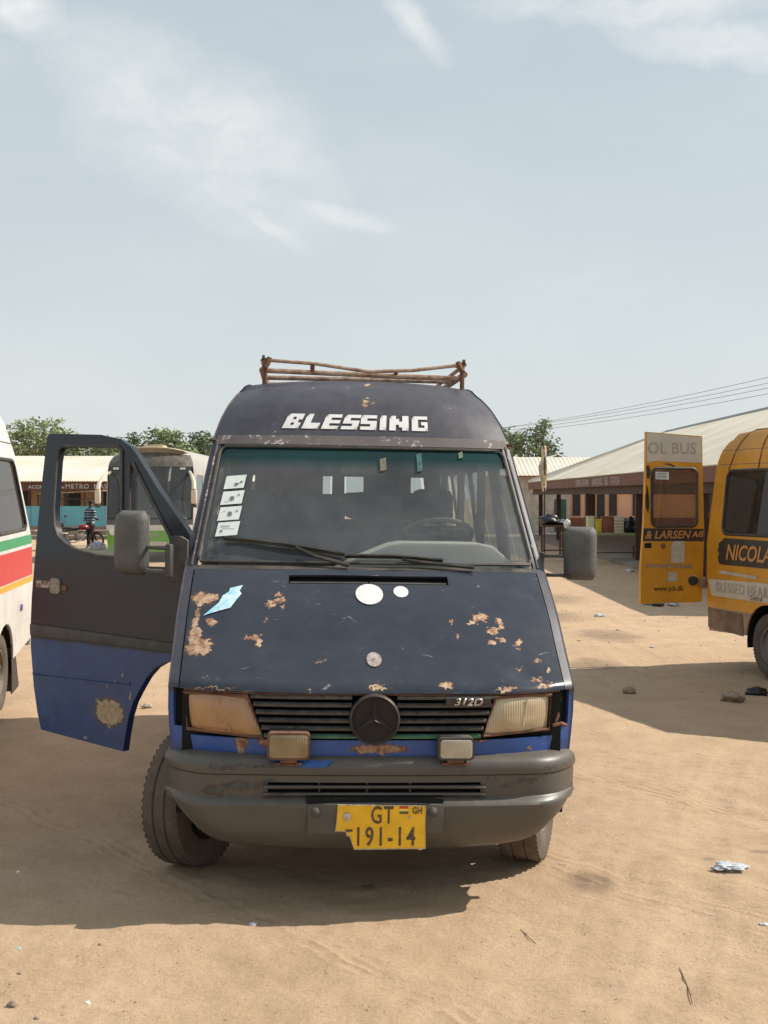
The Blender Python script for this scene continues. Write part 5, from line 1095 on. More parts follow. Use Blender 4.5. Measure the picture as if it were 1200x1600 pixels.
for x in (-1.5, 1.0): MB().box(x, x + 0.8, -0.04, 0, 0.9, 2.0).build('window', M['darkwin'], wh)
# terminal building at the left
mt = thing('terminal_building', 'peach terminal building with corrugated roof and brown fascia lettered METRO MASS', 'building', (-18, 70, 0))
mb = MB(); corr(mb, (-16, -0.3, 2.72), (13, -0.3, 2.72), (13, 5, 4.25), (-16, 5, 4.25), 0.16, 0.03); mb.build('roof', M['sheet'], mt)
mb = MB(); corr(mb, (-16, 10.3, 2.72), (13, 10.3, 2.72), (13, 5, 4.25), (-16, 5, 4.25), 0.22, 0.03); mb.build('roof', M['sheet'], mt)
fb = MB().box(-16, 13, -0.1, 0.0, 2.20, 2.69).build('fascia', M['brownp'], mt)
for t_, x0, sz in (('METRO', 0.60, 0.36), ('MASS', 2.15, 0.36), ('TRANSIT', 3.7, 0.36), ('ACCRA', -1.42, 0.26), ('STATION', -0.20, 0.16)):
    text('sign_lettering', t_, sz, M['fletter'], (lambda X0: (lambda x, y, z=0: Vector((X0 + x, -0.115, 2.33 + y))))(x0), fb, bold=0.008, spacing=1.15)
MB().box(-16, 13, 3, 9, 0, 2.7).build('wall', M['peach'], mt)
for x in lin(-15, 12, 18):
    MB().box(x, x + 0.7, 2.94, 3.0, 1.0, 2.2).build('window', M['darkwin'], mt)
for x in lin(-15.5, 12.6, 14): MB().box(x, x + 0.12, 0, 0.12, 0, 2.2).build('post', M['post'], mt)
bw = thing('blue_wall', 'low light blue painted wall in front of the METRO MASS building', 'wall', (-18, 66, 0))
for i in range(7): MB().box(-3.4 + i * 1.6, -1.82 + i * 1.6, 0, 0.16, 0.36, 1.40).build('wall_panel', M['blue_w'], bw)
MB().box(-3.42, 7.8, -0.02, 0.2, 0, 0.36).build('plinth', M['slab'], bw)
aw = thing('market_awning', 'rusty sheet awning on thin poles in front of the METRO MASS sign', 'awning', (-16.8, 67, 0))
MB().box(-1.2, 2.3, -1.0, 1.0, 0, 0.05, 0, Matrix.Translation((0, 0, 2.06)) @ Matrix.Rotation(R(-3), 4, 'Y')).build('awning_sheet', mat('rusty_sheet', (0.22, 0.12, 0.08), 0.8, col2=(0.4, 0.33, 0.26), scale=3), aw)
for x in (-1.1, 0.25, 1.3, 2.2): MB().box(x, x + 0.07, -0.9, -0.83, 0, 2.1).build('pole', M['post'], aw)
for z in (1.75,): MB().box(-1.1, 2.2, -0.92, -0.88, z, z + 0.04).build('cross_rail', M['post'], aw)
for i, (y, z) in enumerate(((60, 0.30), (56.5, 0.16))):
    kb = MB().box(-19, -11, y, y + 1.2, -0.05, z).build('concrete_step', M['slab']); tag(kb, kind='structure')

# ================================================================== trees
def leaf_mat(name, c1, c2):
    m = bpy.data.materials.new(name); m.use_nodes = True; nt = NT(m.node_tree); b = m.node_tree.nodes['Principled BSDF']
    oi = nt.n('ShaderNodeTexCoord').outputs['Object']; nt.set(b.inputs['Base Color'], nt.mix(nt.ramp(nt.noise(oi, 1.1, 4, 0.7), 0.35, 0.65), c1, c2)); b.inputs['Roughness'].default_value = 0.75
    b.inputs['Transmission Weight'].default_value = 0.0
    return m
LM = [leaf_mat('hazy_green_leaves', (0.29, 0.35, 0.17), (0.17, 0.225, 0.11)), leaf_mat('olive_leaves', (0.32, 0.36, 0.16), (0.20, 0.24, 0.105)), leaf_mat('dark_leaves', (0.20, 0.255, 0.135), (0.125, 0.17, 0.09))]  # leaf colours paled to carry the distance haze
M['bark'] = mat('grey_bark', (0.14, 0.10, 0.075), 0.9, var=0.3)
def tree(label, loc, h, blobs, m, n=2600, leaf=0.17, spread=1.0, seed=1, group=None):
    """blobs: (dx, dz, r) lobes, each filled with twig ends that carry leaf clusters"""
    rn = random.Random(seed); t = thing('tree', label, 'tree', loc, group=group)
    tr = MB(); tr.tube([(0, 0, -0.1), (rn.uniform(-.1, .1), 0, h * 0.2), (rn.uniform(-.2, .2), 0, h * 0.45)], [h * 0.035, h * 0.028, h * 0.02], 8)
    cr = MB(); tot = sum(b_[2] ** 2 for b_ in blobs)
    for (bx, bz, br) in blobs:
        by = rn.uniform(-0.5, 0.5) * br * 1.2
        tr.tube([(0, 0, h * 0.3), (bx * 0.5, by * 0.5, (h * 0.3 + bz) / 2), (bx, by, bz + br * 0.3)], [h * 0.018, h * 0.01, h * 0.004], 5)
        k = int(0.62 * n * br * br / tot / 9) + 2
        for _ in range(k):
            v = Vector((rn.gauss(0, 1), rn.gauss(0, 1), rn.gauss(0, 1))).normalized() * br * (rn.uniform(0.3, 1.0) ** 0.5) * rn.uniform(0.8, 1.3)
            c = Vector((bx, by, bz)) + Vector((v.x, v.y, v.z * 0.72))
            for __ in range(9):
                p = c + Vector((rn.gauss(0, 1), rn.gauss(0, 1), rn.gauss(0, 0.7))) * leaf * 1.25 * spread
                a = Vector((rn.gauss(0, 1), rn.gauss(0, 1), rn.gauss(0, 0.6))).normalized(); b_ = a.cross(Vector((rn.gauss(0, 1), rn.gauss(0, 1), rn.gauss(0, 1)))).normalized()
                s_ = leaf * rn.uniform(0.6, 1.25)
                cr.add([p - a * s_, p + b_ * s_ * 0.45, p + a * s_, p - b_ * s_ * 0.45], [(0, 1, 2, 3)])
    tr.build('trunk', M['bark'], t, smooth=True)
    me_ = bpy.data.meshes.new('crown'); me_.from_pydata(cr.v, [], cr.f); me_.materials.append(m)
    o = bpy.data.objects.new('crown', me_); COL.objects.link(o); o.parent = t
    return t
def tpos(px, Y): return ((px - 600) / 2000 * Y, Y, 0)
tree('largest rounded hazy green tree, behind the METRO MASS building beside the white minibus', tpos(62, 92), 7.6, [(-2.4, 4.5, 1.8), (-0.9, 5.7, 1.9), (0.3, 6.3, 1.75), (1.6, 5.6, 1.5), (0.5, 4.3, 2.1), (2.9, 4.7, 1.5), (-1.6, 6.6, 0.9)], LM[1], 9000, 0.16, seed=4)
tree('low dark bushy tree showing through the window of the open van door', tpos(150, 90), 6.2, [(-2.2, 3.7, 1.6), (0, 4.2, 1.7), (2.2, 3.8, 1.6), (0.8, 5.2, 0.8), (-1.4, 5.3, 0.6)], LM[0], 7000, 0.17, seed=5)
tree('thin branching tree with sparse top twigs left of the coach roof', tpos(205, 95), 6.8, [(-1.8, 4.5, 1.4), (0, 5.1, 1.4), (1.8, 5.0, 1.4), (0.2, 6.2, 0.55), (1.9, 6.3, 0.6), (-1.7, 6.0, 0.5)], LM[2], 4200, 0.17, seed=6)
tree('sparse feathery tree rising directly behind the coach roof', tpos(258, 93), 6.8, [(-1.5, 4.7, 1.2), (0.2, 5.6, 1.0), (1.4, 4.8, 1.2), (-0.2, 6.4, 0.55), (0.8, 6.3, 0.4)], LM[0], 3600, 0.17, seed=7)
tree('small roundish tree between the coach and the navy van roof', tpos(318, 94), 6.4, [(-1.3, 4.7, 1.3), (0.3, 5.5, 1.2), (1.5, 4.8, 1.3), (-0.2, 6.2, 0.7)], LM[2], 4200, 0.17, seed=8)
tree('dark broad tree behind the white roofed house right of the navy van', tpos(832, 88), 6.6, [(-1.9, 5.4, 1.3), (-0.4, 5.3, 1.3), (0.9, 5.2, 1.0), (0.3, 6.2, 0.55), (1.7, 4.4, 0.6), (0.9, 6.8, 0.45), (-2.2, 6.1, 0.7)], LM[2], 4600, 0.15, seed=9)
tree('green leafy tree half hidden behind the left roof slope of the terminal building', tpos(-20, 95), 7.0, [(-2, 4, 1.8), (0, 5, 1.8), (2, 4.3, 1.7)], LM[1], 4200, 0.18, seed=10)

# ================================================================== poles and wires
fp = thing('flag_pole', 'bent pole with a torn white and yellow cloth hanging from its arched tip', 'flagpole', (8.8 * 40 / 70 + 0.0, 40, 0))
fx = (850 - 600) / 2000 * 40 - 8.8 * 40 / 70
MB().tube([(fx, 0, 0), (fx + 0.02, 0, 2.3), (fx + 0.03, 0, 3.1), (fx - 0.03, 0, 3.65), (fx - 0.25, 0, 3.95), (fx - 0.6, 0, 4.02), (fx - 0.85, 0, 3.95)], [0.03, 0.025, 0.02, 0.018, 0.015, 0.012, 0.01], 6).build('pole', M['post'], fp, smooth=True)
mb = MB(); vs = []
rn = random.Random(2)
for i in range(10):
    z = 3.5 - i * 0.16; w_ = 0.05 + 0.10 * math.sin(i * 0.35) + rn.uniform(-0.03, 0.03)
    for j in range(4): vs.append((fx + 0.0 + (j / 3 - 0.6) * w_ * 1.6 + 0.02 * math.sin(i), 0.05 * math.sin(j * 2 + i), z))
mb.add(vs, [(i * 4 + j, i * 4 + j + 1, i * 4 + j + 5, i * 4 + j + 4) for i in range(9) for j in range(3)]); mb.build('cloth', mat('torn_flag_cloth', (0.62, 0.58, 0.50), 0.9, col2=(0.5, 0.36, 0.10), scale=3.5), fp, smooth=True, solid=0.004)
wm_ = mat('dark_cable', (0.05, 0.05, 0.055), 0.7)
for i, (ya, yb) in enumerate(((667, 588), (668, 598), (672, 606), (676, 616))):
    A = Vector(((795 - 600) / 2000 * 100, 100, 1.92 + (775 - ya) * 0.05)); B = Vector(((1260 - 600) / 2000 * 60, 60, 1.92 + (775 - yb + 12) * 0.03))
    P = [A.lerp(B, t) - Vector((0, 0, 0.9 * t * (1 - t))) for t in lin(-0.35, 1.1, 24)]
    c = MB().tube(P, 0.011, 4).build('power_line', wm_); tag(c, ['topmost', 'second from the top', 'third from the top', 'lowest'][i] + ' of the four power lines above the shelter roof', 'power line', 'power lines crossing the sky on the right')
for i, z in enumerate((5.9, 5.2)):
    c = MB().tube([(-40 + 32 * t, 84, z - 0.7 * t * (1 - t)) for t in lin(0, 1, 12)], 0.014, 4).build('power_line', wm_); tag(c, ['upper', 'lower'][i] + ' faint cable running past the trees behind the coach', 'power line', 'cables by the trees on the left')

# ================================================================== market tables under the shelter
M['wood'] = mat('brown_table_wood', (0.12, 0.065, 0.04), 0.8, var=0.4, scale=6); M['bag'] = mat('black_plastic_bag', (0.012, 0.012, 0.014), 0.35, bump=0.6, bscale=14)
def table(label, x0, x1, y, z, m, group=None):
    t = thing('market_table', label, 'table', ((x0 + x1) / 2, y, 0.12)); hw = (x1 - x0) / 2
    MB().box(-hw, hw, -0.35, 0.35, z - 0.17, z - 0.12).build('table_top', m, t)
    for x in (-hw + 0.05, hw - 0.05):
        for yy in (-0.3, 0.3): MB().box(x - 0.025, x + 0.025, yy - 0.025, yy + 0.025, 0.0, z - 0.17).build('leg', M['wood'], t)
    MB().box(-hw + 0.05, hw - 0.05, -0.31, -0.29, 0.18, 0.22).build('stretcher', M['wood'], t)
    return t
sc30 = 1 / 2000
table('brown table carrying black bags beneath the shelter, farthest left of the tables', (846 - 600) * sc30 * 38, (880 - 600) * sc30 * 38, 38, 1.06, M['wood'])
table('pale green topped market table under the yellow box and crates', (925 - 600) * sc30 * 36.5, (1012 - 600) * sc30 * 36.5, 36.5, 0.88, mat('green_table_paint', (0.30, 0.36, 0.12), 0.7, var=0.3))
def lump(name, label, cat, loc, dims, m, seed=0, rough=0.22, group=None, sub=3):
    bm = bmesh.new(); bmesh.ops.create_icosphere(bm, subdivisions=sub, radius=1)
    for v in bm.verts:
        n_ = noise.noise(v.co * 1.7 + Vector((seed * 3.1, seed, 0))) * rough * 2 + noise.noise(v.co * 4.5 + Vector((seed, 0, seed * 2))) * rough * 0.8
        v.co = v.co * (1 + n_); v.co = Vector((v.co.x * dims[0], v.co.y * dims[1], v.co.z * dims[2]))
        v.co.z = max(v.co.z, -dims[2] * 0.75)
    mz = min(v.co.z for v in bm.verts)
    for v in bm.verts: v.co.z -= mz
    me_ = bpy.data.meshes.new(name); bm.to_mesh(me_); bm.free(); me_.materials.append(m)
    for p in me_.polygons: p.use_smooth = True
    o = bpy.data.objects.new(name, me_); COL.objects.link(o); o.location = loc
    return tag(o, label, cat, group)
Yb = 38.0; px_x = lambda px, Y: (px - 600) / 2000 * Y
lump('sack', 'large black plastic sack lying on the brown table', 'bag', (px_x(858, Yb), Yb, 1.06), (0.30, 0.22, 0.18), M['bag'], 1)
lump('sack', 'smaller slumped dark sack at the right end of the brown table', 'bag', (px_x(874, Yb), Yb, 1.06), (0.20, 0.2, 0.10), M['bag'], 2)
lump('water_bag', 'white knotted plastic bundle on the far right of the brown table', 'bag', (px_x(886, 37.2), 37.2, 0.98), (0.09, 0.09, 0.14), M['white'], 3)
def crate(label, px0, px1, h, m, slats=0):
    x0, x1 = px_x(px0, 36.3), px_x(px1, 36.3); t = thing('market_crate', label, 'crate', ((x0 + x1) / 2, 36.35, 0.88)); w_ = (x1 - x0) / 2
    MB().box(-w_, w_, -0.16, 0.16, 0, h).build('crate_box', m, t, bevel=0.01)
    MB().box(-w_ - 0.01, w_ + 0.01, -0.175, 0.175, h, h + 0.03).build('crate_rim', m, t)
    for i in range(slats): MB().box(-w_, w_, -0.172, -0.162, 0.05 + i * 0.09, 0.09 + i * 0.09).build('slat', M['ghost'], t)
crate('pale cream box at the left end of the green market table', 917.5, 928, 0.44, mat('pale_box', (0.55, 0.55, 0.36), 0.7, var=0.15))
crate('bright yellow box beside the pale cream box on the green table', 929, 939.5, 0.36, mat('yellow_box', (0.55, 0.42, 0.03), 0.6, var=0.1))
crate('red brown crate in the middle of the green market table', 940.5, 957.5, 0.43, mat('redbrown_crate', (0.22, 0.07, 0.04), 0.7, var=0.3))
crate('pale slatted crate right of the red brown crate', 958.5, 974, 0.43, M['cream'], 4)
lump('sack', 'round black sack at the right end of the green table beside the seated vendor', 'bag', (px_x(983, 36.3), 36.3, 0.88), (0.20, 0.18, 0.24), M['bag'], 5)

# ================================================================== people
M['skin'] = mat('dark_brown_skin', (0.055, 0.028, 0.018), 0.55)
def striped():
    m = bpy.data.materials.new('striped_shirt'); m.use_nodes = True; nt = NT(m.node_tree); b = m.node_tree.nodes['Principled BSDF']
    z = nt.sep(nt.n('ShaderNodeTexCoord').outputs['Object'])[2]
    f = nt.math('GREATER_THAN', nt.math('SINE', nt.math('MULTIPLY', z, 66.0)), 0.35)
    f2 = nt.math('GREATER_THAN', nt.math('SINE', nt.math('MULTIPLY', z, 33.0)), 0.75)
    nt.set(b.inputs['Base Color'], nt.mix(f, (0.012, 0.022, 0.05), nt.mix(f2, (0.22, 0.32, 0.42), (0.6, 0.62, 0.62)))); b.inputs['Roughness'].default_value = 0.85
    return m
def skin_mesh(name, verts, edges, radii, mats, parent, matfn, sub=2, root=0):
    me_ = bpy.data.meshes.new(name); me_.from_pydata(verts, edges, []); o = bpy.data.objects.new(name, me_); COL.objects.link(o)
    md = o.modifiers.new('skin', 'SKIN'); md.use_smooth_shade = True
    for i, r_ in enumerate(radii): me_.skin_vertices[0].data[i].radius = (r_, r_) if not isinstance(r_, tuple) else r_
    me_.skin_vertices[0].data[root].use_root = True
    o.modifiers.new('sub', 'SUBSURF').levels = sub; o.modifiers['sub'].render_levels = sub
    dg = bpy.context.evaluated_depsgraph_get(); dg.update(); m2 = bpy.data.meshes.new_from_object(o.evaluated_get(dg)); bpy.data.objects.remove(o)
    m2.name = name; m2.materials.clear()
    for m in mats: m2.materials.append(m)
    for p in m2.polygons: p.material_index = matfn(p.center); p.use_smooth = True
    o = bpy.data.objects.new(name, m2); COL.objects.link(o); o.parent = parent; return o
man = thing('person', 'man in striped shirt, navy trousers and cap standing beside a motorbike', 'person', (px_x(141, 46.8), 46.8, 0), (0, 0, R(-25)))
V = [(0, 0, 0.95), (0, 0, 1.12), (0, 0.01, 1.30), (0, 0.0, 1.42), (0.01, -0.0, 1.50), (0.03, -0.02, 1.60), (0.04, -0.02, 1.68),
     (-0.09, 0, 0.90), (-0.10, 0.02, 0.50), (-0.10, 0.0, 0.08), (-0.07, -0.14, 0.045), (0.09, 0, 0.90), (0.10, -0.02, 0.50), (0.10, 0.03, 0.08), (0.13, -0.11, 0.045),
     (-0.18, 0, 1.40), (-0.22, 0.0, 1.14), (-0.12, -0.17, 1.03), (-0.05, -0.24, 1.05), (0.18, 0, 1.40), (0.24, -0.05, 1.16), (0.38, -0.12, 1.06), (0.46, -0.15, 1.08)]
E_ = [(0, 1), (1, 2), (2, 3), (3, 4), (4, 5), (5, 6), (0, 7), (7, 8), (8, 9), (9, 10), (0, 11), (11, 12), (12, 13), (13, 14), (3, 15), (15, 16), (16, 17), (17, 18), (3, 19), (19, 20), (20, 21), (21, 22)]
Rd = [(0.15, 0.11), (0.145, 0.11), (0.17, 0.12), (0.11, 0.09), 0.055, 0.095, 0.08, (0.10, 0.11), 0.075, 0.05, 0.04, (0.10, 0.11), 0.075, 0.05, 0.04, 0.075, 0.055, 0.042, 0.035, 0.075, 0.055, 0.042, 0.035]
def mf(c):
    if c.z > 1.47: return 0
    if abs(c.x) > 0.30 and c.z < 1.12: return 0
    if c.y < -0.15 and 0.98 < c.z < 1.15: return 0
    if c.z > 0.93: return 1
    if c.z > 0.09: return 2
    return 3
skin_mesh('figure', V, E_, Rd, [M['skin'], striped(), mat('navy_trousers', (0.012, 0.015, 0.03), 0.85), M['black']], man, mf)
mb = MB(); mb.lathe([(0.10, 0.0), (0.105, 0.05), (0.08, 0.09), (0.001, 0.11)], 16, Matrix.Translation((0.035, -0.015, 1.67)) @ Matrix.Rotation(R(-90), 4, 'Y')); mb.box(-0.03, 0.10, -0.20, -0.10, 1.675, 1.685); mb.build('cap', mat('dark_cap', (0.02, 0.02, 0.025), 0.8), man, smooth=True)
for hx, hy, hz in ((-0.05, -0.24, 1.05), (0.46, -0.15, 1.08)):
    for k in range(5):
        dx_ = (k - 2) * 0.015; dirx = 0.06 if hx > 0 else 0.02
        MB().tube([(hx + dx_ * 0.3, hy, hz + dx_), (hx + dirx * 0.6, hy - 0.03, hz + dx_ - 0.005), (hx + dirx, hy - 0.05 + 0.004 * abs(k - 2), hz + dx_ - 0.02)], [0.011, 0.009, 0.007], 6).build('finger', M['skin'], man, smooth=True)
vd = thing('person', 'seated vendor in pale top and green cloth at right end of green table', 'person', (px_x(1000, 37.3), 37.3, 0.12))
V = [(0, 0, 0.52), (0, 0, 0.72), (0, 0, 0.93), (0.0, 0, 1.02), (-0.02, -0.03, 1.12), (-0.03, -0.03, 1.20), (-0.16, 0, 0.90), (-0.24, -0.05, 0.68), (-0.15, -0.25, 0.62), (0.16, 0, 0.90), (0.22, -0.05, 0.68), (0.12, -0.25, 0.62), (-0.10, -0.35, 0.50), (-0.11, -0.40, 0.05), (0.10, -0.35, 0.50), (0.11, -0.40, 0.05)]
E_ = [(0, 1), (1, 2), (2, 3), (3, 4), (4, 5), (2, 6), (6, 7), (7, 8), (2, 9), (9, 10), (10, 11), (0, 12), (12, 13), (0, 14), (14, 15)]
Rd = [(0.17, 0.14), (0.15, 0.11), (0.14, 0.1), 0.055, 0.095, 0.085, 0.07, 0.05, 0.035, 0.07, 0.05, 0.035, 0.09, 0.05, 0.09, 0.05]
skin_mesh('figure', V, E_, Rd, [M['skin'], mat('pale_top', (0.45, 0.42, 0.38), 0.85), mat('green_cloth', (0.12, 0.26, 0.03), 0.85)], vd, lambda c: 0 if c.z > 1.0 else (1 if c.z > 0.78 else 2))
lump('hair', None, None, (-0.03, -0.0, 1.15), (0.105, 0.11, 0.10), M['black'], 4, 0.1).parent = vd
st_ = thing('wooden_stool', 'plain wooden stool beneath the seated vendor', 'stool', (px_x(1000, 37.3), 37.3, 0.12))
MB().box(-0.2, 0.2, -0.18, 0.18, 0.34, 0.39).build('stool_top', M['wood'], st_)
for x in (-0.16, 0.16):
    for y in (-0.14, 0.14): MB().box(x - 0.02, x + 0.02, y - 0.02, y + 0.02, 0, 0.34).build('leg', M['wood'], st_)

# ================================================================== motorbikes
def motorbike(label, loc, rz, tankc):
    t = thing('motorbike', label, 'motorbike', loc, (0, 0, rz), 'motorbikes parked by the blue wall')
    for x in (-0.62, 0.64):
        e = bpy.data.objects.new('wheel', None); COL.objects.link(e); e.parent = t; e.location = (x, 0, 0.30); Q = Matrix.Rotation(R(90), 4, 'Z')
        MB().lathe([(0.235, -0.04), (0.28, -0.045), (0.305, 0), (0.28, 0.045), (0.235, 0.04), (0.235, -0.04)], 28, Q).build('tyre', M['tyre'], e, smooth=True)
        g = MB().lathe([(0.235, -0.02), (0.22, 0), (0.235, 0.02)], 28, Q).lathe([(0.05, -0.04), (0.05, 0.04)], 12, Q)
        for k in range(8):
            a = math.pi * k / 4; g.tube([(0.04 * math.cos(a), 0, 0.04 * math.sin(a)), (0.225 * math.cos(a), 0, 0.225 * math.sin(a))], 0.008, 4)
        g.build('rim', M['chrome'], e, smooth=True)
    MB().tube([(0.42, 0, 0.98), (0.64, 0, 0.30)], 0.028, 6).tube([(0.38, 0, 0.86), (0.1, 0, 0.42), (-0.25, 0, 0.36), (-0.62, 0, 0.30)], 0.022, 6).tube([(0.38, 0, 0.8), (-0.1, 0, 0.7), (-0.62, 0, 0.68), (-0.75, 0, 0.72)], 0.022, 6).tube([(-0.45, 0.08, 0.68), (-0.60, 0.08, 0.32)], 0.022, 6).build('frame', M['black'], t, smooth=True)
    MB().cbox((0.0, 0, 0.44), (0.34, 0.2, 0.26)).cbox((0.05, 0, 0.60), (0.16, 0.14, 0.14)).build('engine', M['rim'], t, bevel=0.03)
    lump('fuel_tank', None, None, (0.14, 0, 0.70), (0.24, 0.13, 0.12), tankc, 1, 0.05).parent = t
    MB().box(-0.62, -0.02, -0.12, 0.12, 0.72, 0.82).build('saddle', M['black'], t, bevel=0.04)
    MB().box(-0.95, -0.60, -0.09, 0.09, 0.66, 0.72).build('rear_mudguard', tankc, t, bevel=0.02); MB().cbox((-0.92, 0, 0.74), (0.05, 0.12, 0.07)).build('tail_lamp', M['redlamp'], t)
    MB().box(0.48, 0.82, -0.06, 0.06, 0.60, 0.64).build('front_mudguard', tankc, t, bevel=0.015)
    MB().tube([(0.30, -0.36, 1.02), (0.36, -0.2, 1.04), (0.42, 0, 0.98), (0.36, 0.2, 1.04), (0.30, 0.36, 1.02)], 0.016, 6).build('handlebar', M['black'], t, smooth=True)
    for s_ in (-1, 1): MB().tube([(0.36, s_ * 0.2, 1.04), (0.37, s_ * 0.26, 1.18)], 0.007, 4).cbox((0.37, s_ * 0.28, 1.21), (0.02, 0.11, 0.07)).build('mirror', M['black'], t)
    mb = MB(); mb.lathe([(0.085, 0), (0.07, -0.09), (0.001, -0.11)], 14, Matrix.Translation((0.55, 0, 0.90))); mb.build('headlight', M['chrome'], t, smooth=True)
    MB().tube([(0.05, -0.13, 0.36), (-0.2, -0.15, 0.27), (-0.75, -0.15, 0.32)], [0.02, 0.025, 0.04], 8).build('exhaust', M['chrome'], t, smooth=True)
    return t
motorbike('motorbike with red tail and spoked wheels standing left of the man in the striped shirt', (px_x(124, 46), 46, 0), R(35), mat('maroon_tank', (0.2, 0.02, 0.02), 0.35))
motorbike('motorbike with white bodywork, cut off by the left edge of the van door window', (px_x(82, 45), 45, 0), R(-40), M['white'])
lump('woven_sack', 'white woven sack with purple print lying behind the man in the striped shirt', 'sack', (px_x(152, 45.6), 45.6, 0), (0.30, 0.2, 0.17), mat('printed_sack', (0.55, 0.55, 0.58), 0.8, col2=(0.22, 0.20, 0.42), scale=9), 7, 0.12)

# ================================================================== litter, stones and twigs on the sand
M['stone'] = mat('dusty_stone', (0.34, 0.26, 0.18), 0.9, var=0.35, scale=9, bump=0.5, bscale=30)
M['film'] = mat('clear_plastic_film', (0.62, 0.64, 0.66), 0.25, var=0.35, scale=14, bump=0.8, bscale=22)
def gpt(px, py): Y = 3840 / (py - 775); return ((px - 600) / 2000 * Y, Y)
def on_ground(px, py): x, y = gpt(px, py); return (x, y, gz(x, y) - 0.004)
bag = lump('plastic_bag', 'crumpled clear plastic bag lying on the sand at the lower right', 'plastic bag', on_ground(1140, 1362), (0.078, 0.055, 0.017), M['film'], 11, 0.30, sub=5)
lump('stone', 'pale crumbly stone at the edge of the shadow behind the van, right of its bumper', 'stone', on_ground(983, 1084), (0.06, 0.05, 0.035), M['stone'], 12, 0.3)
lump('stone', 'larger shaded stone in the shadow of the orange minibus', 'stone', on_ground(1145, 1098), (0.10, 0.08, 0.055), M['stone'], 13, 0.3)
lump('wheel_chock', 'black rubber lump in front of the rear wheel of the orange minibus', 'chock', on_ground(1183, 1086), (0.10, 0.07, 0.05), M['bag'], 14, 0.25)
lump('crumpled_paper', 'pale crumpled scrap visible through the gap between door and wheel', 'litter', on_ground(229, 1105), (0.055, 0.03, 0.02), M['offwhite'], 15, 0.3)
lump('crumpled_paper', 'small grey white scrap in the shadow just in front of the van', 'litter', on_ground(394, 1446), (0.020, 0.014, 0.008), M['film'], 16, 0.3)
lump('pebble', 'pale blue chip of litter at the lower left of the sand', 'litter', on_ground(27, 1487), (0.010, 0.008, 0.006), M['torn'] if 'torn' in M else mat('pale_blue_chip', (0.3, 0.55, 0.6), 0.6), 17, 0.3)
for i, (a, b_, s_) in enumerate(((134, 1567, 0.012), (17, 1573, 0.020), (55, 1592, 0.012), (155, 1484, 0.010), (28, 1525, 0.009))):
    lump('stone', ['small off white stone low at the left of the sand', 'pale rounded stone nearest the lower left corner', 'tiny pale stone at the very bottom left', 'small brown stone below the left end of the van shadow', 'tiny dark stone near the left edge of the sand'][i], 'stone', on_ground(a, b_), (s_, s_ * 0.8, s_ * 0.6), M['stone'] if i > 0 else M['white'], 20 + i, 0.25)
for i, (a, b_) in enumerate(((1012, 945), (1028, 947), (1052, 946))):
    lump('litter_scrap', ['white scrap under the free edge of the orange rear door', 'dark and white scrap under the middle of the orange rear door', 'largest white scrap below the orange rear door'][i], 'litter', (gpt(a, b_)[0], gpt(a, b_)[1], 0), (0.10, 0.1, 0.035), M['film'] if i != 1 else M['bag'], 30 + i, 0.3)
for i, (a, b_, s_, m_, lb) in enumerate(((937, 963, 0.09, 'film', 'flat pale scrap on the sunlit sand left of the orange rear door'), (965, 985, 0.03, 'bag', 'small dark scrap below and left of the orange rear door'), (905, 1003, 0.025, 'stone', 'little brown stone on the sunlit strip right of the navy van'), (1020, 1010, 0.03, 'film', 'tiny white scrap at the near edge of the sunlit strip'), (985, 893, 0.12, 'film', 'white scrap in the shelter shade left of the orange door'), (575, 1388, 0.03, 'tyre', 'dark scrap of rubber in the shadow under the number plate'), (648, 1394, 0.010, 'white', 'tiny white chip in the shadow right of the number plate'), (1197, 1447, 0.022, 'film', 'grey scrap at the right edge of the sand below the plastic bag'))):
    lump('litter_scrap', lb, 'litter', on_ground(a, b_), (s_, s_ * 0.7, s_ * 0.3), M[m_], 50 + i, 0.3)
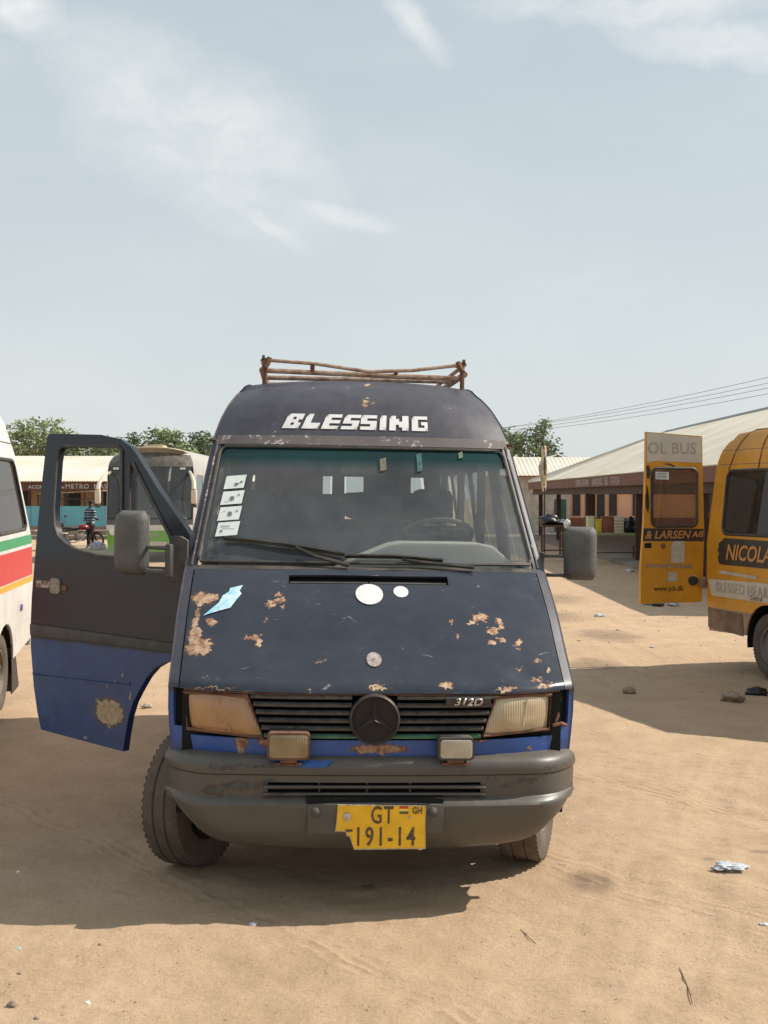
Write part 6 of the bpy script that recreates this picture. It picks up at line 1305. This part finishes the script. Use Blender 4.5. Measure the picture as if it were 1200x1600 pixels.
tw = MB(); P = [on_ground(*p) for p in ((1064, 1508), (1072, 1530), (1079, 1548), (1084, 1567))]
tw.tube([(x, y, z + 0.008) for x, y, z in P], [0.0016, 0.0024, 0.0022, 0.0014], 5); tag(tw.build('twig', mat('dry_twig', (0.12, 0.07, 0.035), 0.8)), 'thin dry twig lying on the sand at the lower right', 'twig')
tw = MB(); P = [on_ground(*p) for p in ((814, 1453), (822, 1462), (838, 1476))]
tw.tube([(x, y, z + 0.006) for x, y, z in P], [0.001, 0.0018, 0.001], 5); tag(tw.build('twig', mat('dark_twig', (0.08, 0.05, 0.03), 0.8)), 'short dark twig on the sand below the right front wheel', 'twig')
# grit: countless crumbs, one object
rg = np.random.RandomState(5); gv = []; gf = []
def crumb(x, y, s_):
    z = gz(x, y) - 0.001 + s_ * 0.2; a = rg.uniform(0, 6.28); b = len(gv); k = rg.uniform(0.5, 0.9)
    for (ux, uy, uz) in ((1, 0, 0), (-1, 0, 0), (0, 1, 0), (0, -1, 0), (0.2, 0.1, 0.7), (0, 0, -0.6)):
        gv.append((x + s_ * (ux * math.cos(a) - uy * math.sin(a) * k), y + s_ * (ux * math.sin(a) + uy * math.cos(a) * k), z + s_ * uz * k))
    for f in ((0, 2, 4), (2, 1, 4), (1, 3, 4), (3, 0, 4), (2, 0, 5), (1, 2, 5), (3, 1, 5), (0, 3, 5)): gf.append(tuple(i + b for i in f))
for _ in range(9500):
    y = 4.5 + rg.power(0.8) * 9; x = rg.uniform(-0.36, 0.36) * y; crumb(x, y, rg.choice([0.002, 0.003, 0.004, 0.006], p=[0.38, 0.36, 0.20, 0.06]))
for _ in range(900):
    y = rg.uniform(12, 34); x = rg.uniform(-0.3, 0.3) * y; crumb(x, y, rg.uniform(0.008, 0.022))
gm = bpy.data.meshes.new('gravel'); gm.from_pydata(gv, [], gf); gm.materials.append(mat('gravel_crumb', (0.27, 0.18, 0.11), 0.9, col2=(0.5, 0.38, 0.25), scale=3.0))
go = bpy.data.objects.new('gravel', gm); COL.objects.link(go); tag(go, kind='stuff')
